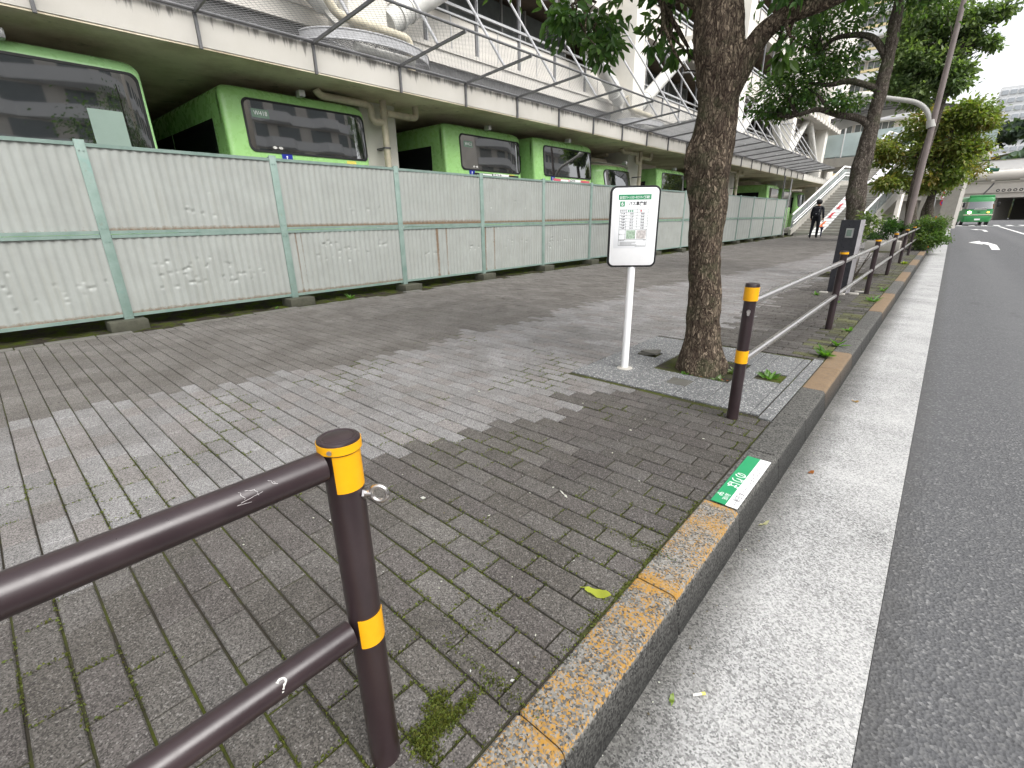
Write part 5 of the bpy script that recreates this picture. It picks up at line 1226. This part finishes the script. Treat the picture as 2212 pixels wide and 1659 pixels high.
m.build('step', 'concrete', stt, smooth=0); m2.build('step_nosing', 'white_worn', stt, smooth=0)
prof = [(-.35, 0), (U1, H1), (U1+LD, H1), (U2, H2), (U2+3, H2)]
def ribbon(a, w_, lo, hi, name, mat):
    m = MB()
    for (u0, z0), (u1, z1) in zip(prof[:-1], prof[1:]):
        z0m = max(z0+lo, -.02) if u0 < 0 else z0+lo
        V = [S(a, u0, z0m), S(a+w_, u0, z0m), S(a+w_, u1, z1+lo), S(a, u1, z1+lo), S(a, u0, z0+hi), S(a+w_, u0, z0+hi), S(a+w_, u1, z1+hi), S(a, u1, z1+hi)]
        m.add(V, [(3, 2, 1, 0), (4, 5, 6, 7), (0, 1, 5, 4), (1, 2, 6, 5), (2, 3, 7, 6), (3, 0, 4, 7)])
    return m.build(name, mat, stt, smooth=0)
ribbon(-.14, .16, -.38, .30, 'stringer', 'concrete'); ribbon(sw-.02, .16, -.38, .30, 'stringer', 'concrete')
for a in (-.06, sw+.06):
    m = MB(); m.tube([S(a, u, z+1.15) for u, z in prof], .055, 14); m.build('handrail', 'white', stt, smooth=50)
    for zz, rr_ in ((.78, .028), (.62, .028)):
        m = MB(); aa = a+(.12 if a < 1 else -.12); m.tube([S(aa, u, z+zz) for u, z in prof], rr_, 10); m.build('handrail', 'white', stt, smooth=50)
    for (u0, z0), (u1, z1) in zip(prof[:-1], prof[1:]):
        k = max(1, int((u1-u0)/1.1))
        for i in range(k):
            t = (i+.5)/k; u, z = u0+(u1-u0)*t, z0+(z1-z0)*t; MB().obox(S(a-.02, u-.04, z+.25), rgt*.04, fwd*.08, UZ*.90).build('baluster', 'monument_side', stt, smooth=0)
    m = MB()
    for (u0, z0), (u1, z1) in zip(prof[:-1], prof[1:]): m.quad(S(a, u0, z0+.34), S(a, u1, z1+.34), S(a, u1, z1+1.02), S(a, u0, z0+1.02))
    m.build('side_screen', 'screen', stt, smooth=0)
m = MB(); ra, rw = .95, .62
V = []
for (u, z) in [(-.2, .02), (U1, H1+.16), (U1+LD, H1+.16), (U2, H2+.16)]: V += [S(ra, u, z), S(ra+rw, u, z)]
m.add(V, [(0, 1, 3, 2), (2, 3, 5, 4), (4, 5, 7, 6)]); rp = m.build('bicycle_ramp', 'white', stt, smooth=0)
for q in range(7):
    m = MB(); m.cur = 0; u = .55+q*1.05; z = H1*u/U1+.17
    if u > U1-.4: break
    f2 = (fwd*run+UZ*rise).normalized(); o = S(ra+.20, u, z)+Vector((0, 0, .01))
    m.quad(o+rgt*.06, o+rgt*.13, o+rgt*.13+f2*.72, o+rgt*.06+f2*.72); m.quad(o-rgt*.02, o+rgt*.21, o+rgt*.21+f2*.10, o-rgt*.02+f2*.10); m.quad(o+rgt*0, o+rgt*.06, o+rgt*.06+f2*.66, o+f2*.58)
    m.build('ramp_mark', 'orange' if q == 0 else 'red', rp, smooth=0)
m = MB(); m.tube([S(sw-.9, .1, 0), S(sw-.9, .1, .95), S(sw-.9, 1.2, .95+.55), S(sw-.9, 1.2, .5)], .025, 8); m.build('middle_handrail', 'white', stt, smooth=40)
for u, a, h in ((U1+.75, .5, H1-.3), (U1+.75, sw-.9, H1-.3), (U2+1., sw-.9, H2-.3), (U2+1., .5, H2-.3)):
    m = MB(); m.obox(S(a, u-.35, -.1), rgt*.5, fwd*.7, UZ*(h+.1)); m.build('pier', 'concrete', stt, smooth=0)
brd = thing('footbridge', 'footbridge deck at the stair head with pale glass screens and a curved roof tube', 'footbridge', tuple(S(0, U2+3, 0)))
B0 = S(-8, U2+3, H2)
m = MB(); m.obox(B0+UZ*-.7, rgt*12.5, fwd*4.5, UZ*.7); m.build('deck', 'concrete', brd, smooth=0)
m = MB(); m.obox(B0+fwd*.1+UZ*.1, rgt*7.9, fwd*.04, UZ*1.7); m.obox(B0+rgt*11.7+fwd*.1+UZ*.1, rgt*.8, fwd*.04, UZ*1.3); m.obox(B0+fwd*4.4+UZ*.1, rgt*12.5, fwd*.04, UZ*1.7); m.build('glass_screen', 'glass_pale', brd, smooth=0)
m = MB()
for i in range(7): MB().obox(B0+rgt*(i*1.95)+fwd*4.3, rgt*.07, fwd*.07, UZ*2.3).build('screen_post', 'white', brd, smooth=0)
for i in range(5): MB().obox(B0+rgt*(i*1.95)+fwd*.05, rgt*.07, fwd*.07, UZ*2.2).build('screen_post', 'white', brd, smooth=0)
m = MB(); m.tube([B0+rgt*(12.5*t)+UZ*(2.15+1.1*math.sin(PI*t))+fwd*.1 for t in np.linspace(0, 1, 15)], .12, 12); m.build('roof_tube', 'grey_steel', brd, smooth=50)
m = MB(); V = []
for t in np.linspace(0, 1, 15): V += [B0+rgt*(12.5*t)+UZ*(2.3+1.1*math.sin(PI*t))+fwd*-.2, B0+rgt*(12.5*t)+UZ*(2.3+1.1*math.sin(PI*t))+fwd*4.8]
m.add(V, [(2*i, 2*i+1, 2*i+3, 2*i+2) for i in range(14)]); m.build('roof', 'alu', brd, smooth=40)
for i in (1, 11):
    m = MB(); m.obox(B0+rgt*i+fwd*1.6+UZ*-H2, rgt*.9, fwd*1.2, UZ*(H2-.7)); m.build('pier', 'concrete', brd, smooth=0)
# thin posts standing between fence and stairs
for i, (x, y, h) in enumerate(((-7.25, 30.6, 3.15), (-7.35, 32.6, 3.1))):
    pp = MB(); pp.tube([(x, y, -.05), (x, y, h)], .035, 10); tag(pp.build('thin_post', 'stay_steel' if i else 'grey_steel', smooth=40), ('pale thin post rising behind the fence beside the stairs', 'dark thin post behind the fence, left of the pale one')[1-i], 'post')

# ------------------------------------------------------------------ green shuttle bus coming down the road
sb = thing('shuttle_bus', 'small green bus with one bright headlamp driving towards the camera on the road', 'bus', (1.95, 71, RZ), math.radians(7))
W, H = 1.12, 2.95
def front(z): return -.0+ (.0 if z < 1.55 else .22*(z-1.55))
m = MB(); rows = []
for z, hw, fy in ((.35, W-.06, .12), (.5, W, .02), (.9, W, 0), (1.0, W, .06), (1.55, W-.01, .10), (2.35, W-.05, .30), (2.55, W-.05, .34), (2.75, W-.10, .42), (2.86, W-.25, .6)):
    rows.append([(-hw, 5.6, z), (-hw, fy+.35, z), (-hw+.10, fy+.10, z), (-hw+.30, fy, z), (hw-.30, fy, z), (hw-.10, fy+.10, z), (hw, fy+.35, z), (hw, 5.6, z)])
m.add([v for r in rows for v in r], [(j*8+i, j*8+i+1, (j+1)*8+i+1, (j+1)*8+i) for j in range(len(rows)-1) for i in range(7)]+[tuple((len(rows)-1)*8+i for i in range(8)), tuple(range(8))[::-1]])
m.f.append(tuple(j*8 for j in range(len(rows)))+tuple(j*8+7 for j in reversed(range(len(rows))))); m.mi.append(0)
m.build('body', 'shuttle_green', sb, local=True, smooth=35)
m = MB(); V = []
for z, hw, fy in ((1.62, W-.0, .085), (2.34, W-.04, .265)): V += [(-hw-.004, 1.6, z), (-hw-.004, fy+.35, z), (-hw+.095, fy+.085, z), (-hw+.30, fy-.012, z), (hw-.30, fy-.012, z), (hw-.095, fy+.085, z), (hw+.004, fy+.35, z), (hw+.004, 1.6, z)]
m.add(V, [(i, i+1, 9+i, 8+i) for i in range(7)]); ws = m.build('windscreen', 'glass_dark', sb, local=True, smooth=40)
m = MB(); m.tube([(-.4, .10, 1.66), (.5, .06, 1.72)], .02, 6); m.box(-.42, .55, .03, .05, 1.53, 1.58); m.build('wiper', 'white_worn', ws, local=True, smooth=0)
m = MB()
for i in range(3): m.box(-W-.012, -W+.02, 1.8+i*1.2, 2.85+i*1.2, 1.5, 2.35); m.box(W-.02, W+.012, 1.8+i*1.2, 2.85+i*1.2, 1.5, 2.35)
m.build('side_window', 'glass_dark', sb, local=True, smooth=0)
m = MB(); m.box(-W+.15, W-.15, .45, .75, 2.74, 2.98, .05); m.build('roof_fairing', 'shuttle_green', sb, local=True, smooth=40)
m = MB(); m.box(-W-.01, W+.01, -.015, .3, 1.0, 1.1, .01); m.build('bumper_strip', 'cream', sb, local=True, smooth=30)
for sx, mt in ((-1, 'lamp_on'), (1, 'amber_on')):
    m = MB(); ellip(m, (sx*.72, .05, 1.30), (.15 if sx < 0 else .10, .05, .12 if sx < 0 else .06), 16, 8); m.build('headlamp', mt, sb, local=True, smooth=60)
m = MB(); m.box(-.2, .24, -.03, .0, .52, .68); m.build('number_plate', 'white', sb, local=True, smooth=0)
m = MB(); m.box(-.10, .10, .05, .07, 1.28, 1.36); m.build('badge', 'black', sb, local=True, smooth=0)
for sx in (-1, 1):
    for yy in (1.3, 4.5):
        m = MB(); m.tube([(sx*(W-.24), yy, .36), (sx*(W-.01), yy, .36)], .36, 24); wh = m.build('wheel', 'rubber', sb, local=True, smooth=40); m = MB(); m.tube([(sx*(W-.02), yy, .36), (sx*(W+.01), yy, .36)], .2, 16); m.build('rim', 'alu', wh, local=True, smooth=40)
for sx in (-1, 1):
    m = MB(); m.tube([(sx*(W-.05), .4, 2.2), (sx*(W+.2), .1, 2.25)], .02, 6); m.box(sx*(W+.2)-.1, sx*(W+.2)+.1, .03, .1, 1.8, 2.25, .02); m.build('mirror', 'black', sb, local=True, smooth=40)
# barrier, bollards and road signs by the crossing
m = MB()
for i in range(5): m.tube([(-.35+.17*i, 69.5, -.05), (-.35+.17*i, 69.5, .75)], .05, 8)
m.tube([(-.4, 69.5, .75), (.4, 69.5, .75)], .05, 8); tag(m.build('kerb_barrier', 'white_worn', smooth=40), 'short pale barrier at the corner beside the green bus', 'barrier')
for x, y, lab in ((-.1, 67.5, 'orange marker post at the corner beside the short barrier'), (-.42, 21.9, 'orange marker post sticking up above the round bush')):
    m = MB(); m.tube([(x, y, -.05), (x, y, 1.2 if y > 50 else 1.02)], .045 if y > 50 else .022, 10); m.cur = 1; m.tube([(x, y, .5), (x, y, .62)], .05 if y > 50 else .025, 10); tag(m.build('marker_post', ['orange', 'white'], smooth=40), lab, 'marker post')
for k, (x, y) in enumerate(((-.85, 62), (-.35, 66))):
    rs_ = thing('road_sign', ('blue and red round no-parking signs on a pole left of the green bus', 'red-bordered signs partly behind the green bus')[k], 'road sign', (x, y, 0))
    m = MB(); m.tube([(x, y, -.1), (x, y, 3.4)], .04, 10); m.build('pole', 'alu', rs_, smooth=40)
    for zc, c1, c2, shp in ((3.1, 'red', 'white', 0), (2.55, 'red', 'white', 1), (2.05, 'red', 'blue', 0)):
        m = MB()
        if shp: m.box(x-.32, x+.32, y-.06, y-.04, zc-.14, zc+.14)
        else: m.tube([(x, y-.045, zc), (x, y-.06, zc)], .32, 24)
        f = m.build('sign_face', c1, rs_, smooth=30); m = MB()
        if shp: m.box(x-.27, x+.27, y-.068, y-.062, zc-.09, zc+.09)
        else: m.tube([(x, y-.062, zc), (x, y-.066, zc)], .22, 24)
        m.build('sign_centre', c2, f, smooth=30)
        if c2 == 'blue':
            m = MB(); m.obox((x-.18, y-.074, zc+.13), (.05, 0, .05), (0, .005, 0), (.31, 0, -.31)); m.build('sign_bar', 'red', f, smooth=0)

# ------------------------------------------------------------------ elevated road across the far end
ov = thing('elevated_road', 'long pale elevated road bridge crossing the far end of the street', 'bridge', (5, 120, 0))
o0, o1 = Vector((-45, 138, 0)), Vector((60, 108, 0)); od = (o1-o0); on = Vector((-od.y, od.x, 0)).normalized()
if on.y > 0: on = -on
def slabo(a, b, z0, z1, d0, d1, name, mat):
    A = o0+od*a+on*d1; m = MB(); m.obox(A+UZ*z0, od*(b-a), -on*(d1-d0), UZ*(z1-z0)); return m.build(name, mat, ov, smooth=0)
slabo(0, 1, 3.55, 4.4, -12, 0, 'beam', 'concrete_light'); slabo(0, 1, 4.4, 6.1, -12, .35, 'beam', 'concrete_light'); slabo(0, 1, 6.1, 6.3, -12.4, .6, 'cornice', 'concrete_light'); 
m = MB(); m.tube([o0+on*.5+UZ*7.2, o1+on*.5+UZ*7.2], .85, 20); m.build('conduit', 'concrete_light', ov, smooth=50)
slabo(0, 1, 8.1, 9.6, -.3, -.1, 'noise_barrier', 'apt_white'); slabo(0, 1, 9.6, 9.75, -.35, -.05, 'barrier_cap', 'concrete')
m = MB()
for i in range(30): A = o0+od*(i/30)+on*.7; m.obox(A+UZ*6.3, od.normalized()*.5, on*.3, UZ*.3)
m.build('bracket', 'concrete_light', ov, smooth=0)
t0 = (5.1+45)/105
gl = ('品', '川', '区', '道', '陸', '橋', '下')
m = MB()
for i in range(8):
    c = o0+od*(t0+i*.0067)+on*.36+UZ*4.75; e = od.normalized(); ring = [c+e*(.26*math.cos(a))+UZ*(.24*math.sin(a)) for a in np.linspace(0, 2*PI, 17)]; r2 = [c+e*(.13*math.cos(a))+UZ*(.12*math.sin(a)) for a in np.linspace(0, 2*PI, 17)]
    m.add(ring+r2, [(j, j+1, 18+j, 17+j) for j in range(16)])
m.build('lettering', 'ink', ov, smooth=0, rec=False)
m = MB(); e = od.normalized(); c = o0+od*.47+on*.4; m.tube([c+UZ*6.0, c+e*-.4+UZ*5.2, c+e*-1.0+UZ*4.2], .10, 8); m.build('cable_duct', 'grey_steel', ov, smooth=40)
slabo(.0, .475, -.3, 3.55, -11, -2, 'abutment', 'concrete'); slabo(.9, 1., -.3, 3.55, -11, -2, 'abutment', 'concrete'); slabo(.475, .9, -.3, 3.55, -14, -12, 'underpass_wall', 'concrete_dark')  # dark wall added across the underpass to give its dark opening
ts = thing('traffic_signal', 'horizontal traffic signal showing green in front of the elevated road', 'traffic signal', (2.2, 96, 0))
m = MB(); m.tube([(-2.4, 96, -.1), (-2.4, 96, 6.6), (2.8, 96, 6.9)], .09, 10); m.build('mast', 'alu', ts, smooth=30)
m = MB(); m.box(1.9, 3.4, 95.7, 96, 6.35, 6.8, .08); sgb = m.build('signal_box', 'louvre_green', ts, smooth=40)
m = MB(); m.tube([(2.2, 95.7, 6.57), (2.2, 95.62, 6.57)], .24, 18); m.build('signal_lamp', 'signal_green', sgb, smooth=40)
for x, lab in ((7.4, 'orange and white road works barrel under the elevated road'), (8.4, 'second orange barrel under the elevated road, at the right edge')):
    m = MB(); m.lathe(x, 88, [(.40, RZ), (.38, .45), (.37, .46), (.36, .85), (.34, .86), (.30, 1.3), (.1, 1.35)], 16); tag(m.build('road_barrel', 'orange', smooth=30), lab, 'barrel')
wl = thing('warning_light', 'glowing amber warning lamp above the orange barrels', 'lamp', (8.3, 88.6, 0))
m = MB(); m.tube([(8.3, 88.6, RZ), (8.3, 88.6, 2.3)], .05, 8); m.build('pole', 'alu', wl, smooth=40); m = MB(); ellip(m, (8.3, 88.6, 2.45), (.22, .22, .22)); m.build('lamp', 'amber_on', wl, smooth=60)

# ------------------------------------------------------------------ apartment slab, tower and wooded hill
ap = thing('apartment_building', 'white high-rise apartment slab with cream yellow bands behind the stairs', 'building', (-18, 96, 0))
m = MB(); m.box(-46, -7, 96.4, 110, 0, 52); m.build('wall', 'apt_wall', ap, smooth=0)
wm = None
for f in range(17):
    z = 3.2+f*2.78
    m = MB(); m.box(-46, -7, 95, 96.4, z, z+.95); m.box(-46, -7, 95.05, 96.4, z-.14, z-.003); m.build('balcony', 'apt_white', ap, smooth=0)
    m = MB(); m.box(-46, -7, 94.97, 95.3, z+.98, z+1.32); m.build('yellow_band', 'apt_yellow', ap, smooth=0)
    m = MB(); m.box(-46, -7, 94.96, 95.0, z+.953, z+.976); m.build('shadow_gap', 'ink_grey', ap, smooth=0)  # solid dark grey strip drawn in place of a shadow gap
    if 1 <= f <= 14:
        for b in range(5):
            x = -22+b*2.6
            if wm is None:
                g = MB(); g.box(0, 2.3, 96.30, 96.38, 0, 1.25); wm = g.build('window', 'window_grey', ap, local=True, smooth=0); wm.location = (x+18, -96, z+1.38)
                g = MB()
                for q in (0, .76, 1.52, 2.24): g.box(q, q+.06, 96.22, 96.3, 0, 1.25)
                g.box(0, 2.3, 96.22, 96.3, -.04, .03); g.box(0, 2.3, 96.2, 96.3, 1.2, 1.28); fm = g.build('window_frame', 'white', wm, local=True, smooth=0)
            else:
                o = wm.copy(); COL.objects.link(o); o.parent = ap; o.location = (x+18, -96, z+1.38); q = fm.copy(); COL.objects.link(q); q.parent = o
tw = thing('tower_block', 'distant pale tower block with a fine grid of windows beyond the wooded hill', 'building', (30, 300, 0))
m = MB(); m.box(4, 44, 300, 330, 0, 49.5); m.build('wall', 'apt_white', tw, smooth=0)
for f in range(13):
    m = MB()
    for i in range(16): m.box(4.6+i*2.5, 6.4+i*2.5, 299.6, 299.99, 10+f*3.05, 11.6+f*3.05)
    m.build('window', 'tower_glass', tw, smooth=0)
def hill():
    V = []; nx, ny_ = 40, 16
    for j in range(ny_):
        for i in range(nx): x, y = -60+i*4, 165+j*6; V.append((x, y, -.3+21*math.sin(PI*min(1, j/(ny_-1)*.9))**.6*(.75+.25*math.sin(x*.05))+2*mnoise.noise((x*.05, y*.05, 0))))
    F = np.array([(j*nx+i, j*nx+i+1, (j+1)*nx+i+1, (j+1)*nx+i) for j in range(ny_-1) for i in range(nx-1)]); struct(np_mesh('hill', np.array(V), F, 'soil', smooth=True))
hill()
def forest():
    r = np.random.default_rng(77); Ps = []; Ns = []; Cs = []
    for _ in range(70):
        x = r.uniform(-50, 80); y = r.uniform(160, 215); zb = 4+17*min(1, (y-160)/35)+r.uniform(-2, 2); rad = r.uniform(3., 5.2); n = 330
        d = r.normal(size=(n, 3)); d /= np.linalg.norm(d, axis=1, keepdims=True); d[:, 2] = np.abs(d[:, 2])*1.0-.25
        Ps.append(np.array((x, y, zb))+d*rad*(.75+.3*r.random((n, 1)))); Ns.append(d+r.normal(size=(n, 3))*.5); Cs.append(np.tile(np.array((.045, .075, .04))*(.6+.8*r.random())+np.array((.02, .02, .03)), (n, 1))*(.7+.6*r.random((n, 1))))
    P, N_, C = map(np.concatenate, (Ps, Ns, Cs)); n = len(P); D = r.normal(size=(n, 3)); L = 1.1+1.1*r.random(n); V, F, C = leaves(P, D, N_, L, L*.7, C)
    o = np_mesh('forest', V, F, 'leaf_dull', cols=C); tag(o, 'dark green wood covering the hill beyond the elevated road', 'wood', kind='stuff')
forest()
# the far side of the street, seen only as reflections in the bus windows
def across(name, label, y0, y1, top, bowed, dx):
    t = thing(name, label, 'building', (42, (y0+y1)/2, 0)); X = 39+dx; nf = int((top-4)/3.)
    m = MB(); m.box(X, X+14, y0, y1, -.3, top); m.build('wall', 'apt_wall', t, smooth=0)
    for f in range(nf):
        z = 3+f*3.; m = MB(); n = 24; V = []
        for i in range(n+1):
            yy = y0+(y1-y0)*i/n; bow = 1.8*abs(math.sin(PI*2*i/n)) if bowed else (1. if (i//4) % 2 else .05)
            V += [(X-.2-bow, yy, z), (X-.2-bow, yy, z+1.15), (X, yy, z), (X, yy, z+1.15)]
        m.add(V, [(4*i, 4*i+4, 4*i+5, 4*i+1) for i in range(n)]+[(4*i+1, 4*i+5, 4*i+7, 4*i+3) for i in range(n)]+[(4*i+2, 4*i+6, 4*i+4, 4*i) for i in range(n)]); m.build('balcony', 'apt_white', t, smooth=0)
    m = MB(); k = int((y1-y0)/4)
    for f in range(nf):
        for i in range(k): m.box(X-.05, X, y0+.8+i*4, y0+3.4+i*4, 4.2+f*3., 5.8+f*3.)
    m.build('window_row', 'window_grey', t, smooth=0)
across('curved_apartment_building', 'apartment building with bowed balconies across the road, mirrored in the nearest bus window', -8, 19, 24, True, 0)
across('opposite_apartment_building', 'apartment building with stepped balconies across the road, mirrored in the W418 bus window', 22, 42, 24, False, 2)
across('opposite_tower_block', 'tower across the road, mirrored in the W423 bus window', 56, 80, 30, True, 0)
struct(MB().box(33.0, 39, -6, 180, -.3, -.02).build('far_pavement', 'concrete', smooth=0))
for k, y in enumerate((4, 13, 22)):
    tt = thing('roadside_tree', ('leafy tree on the far side of the road', 'second leafy tree on the far side of the road', 'third leafy tree on the far side of the road')[k], 'tree', (17, y, 0))
    m = MB(); m.tube([(17, y, -.3), (17, y, 2.5), (17.2, y, 5)], [.25, .18, .06], 12); m.build('trunk', 'bark_grey', tt, smooth=50); crown(tt, [(17, y, 5.2, 1.8, 2.2, 1.6, 1500, 20)], .28, G_DARK, droop=.2, seed=50+k)
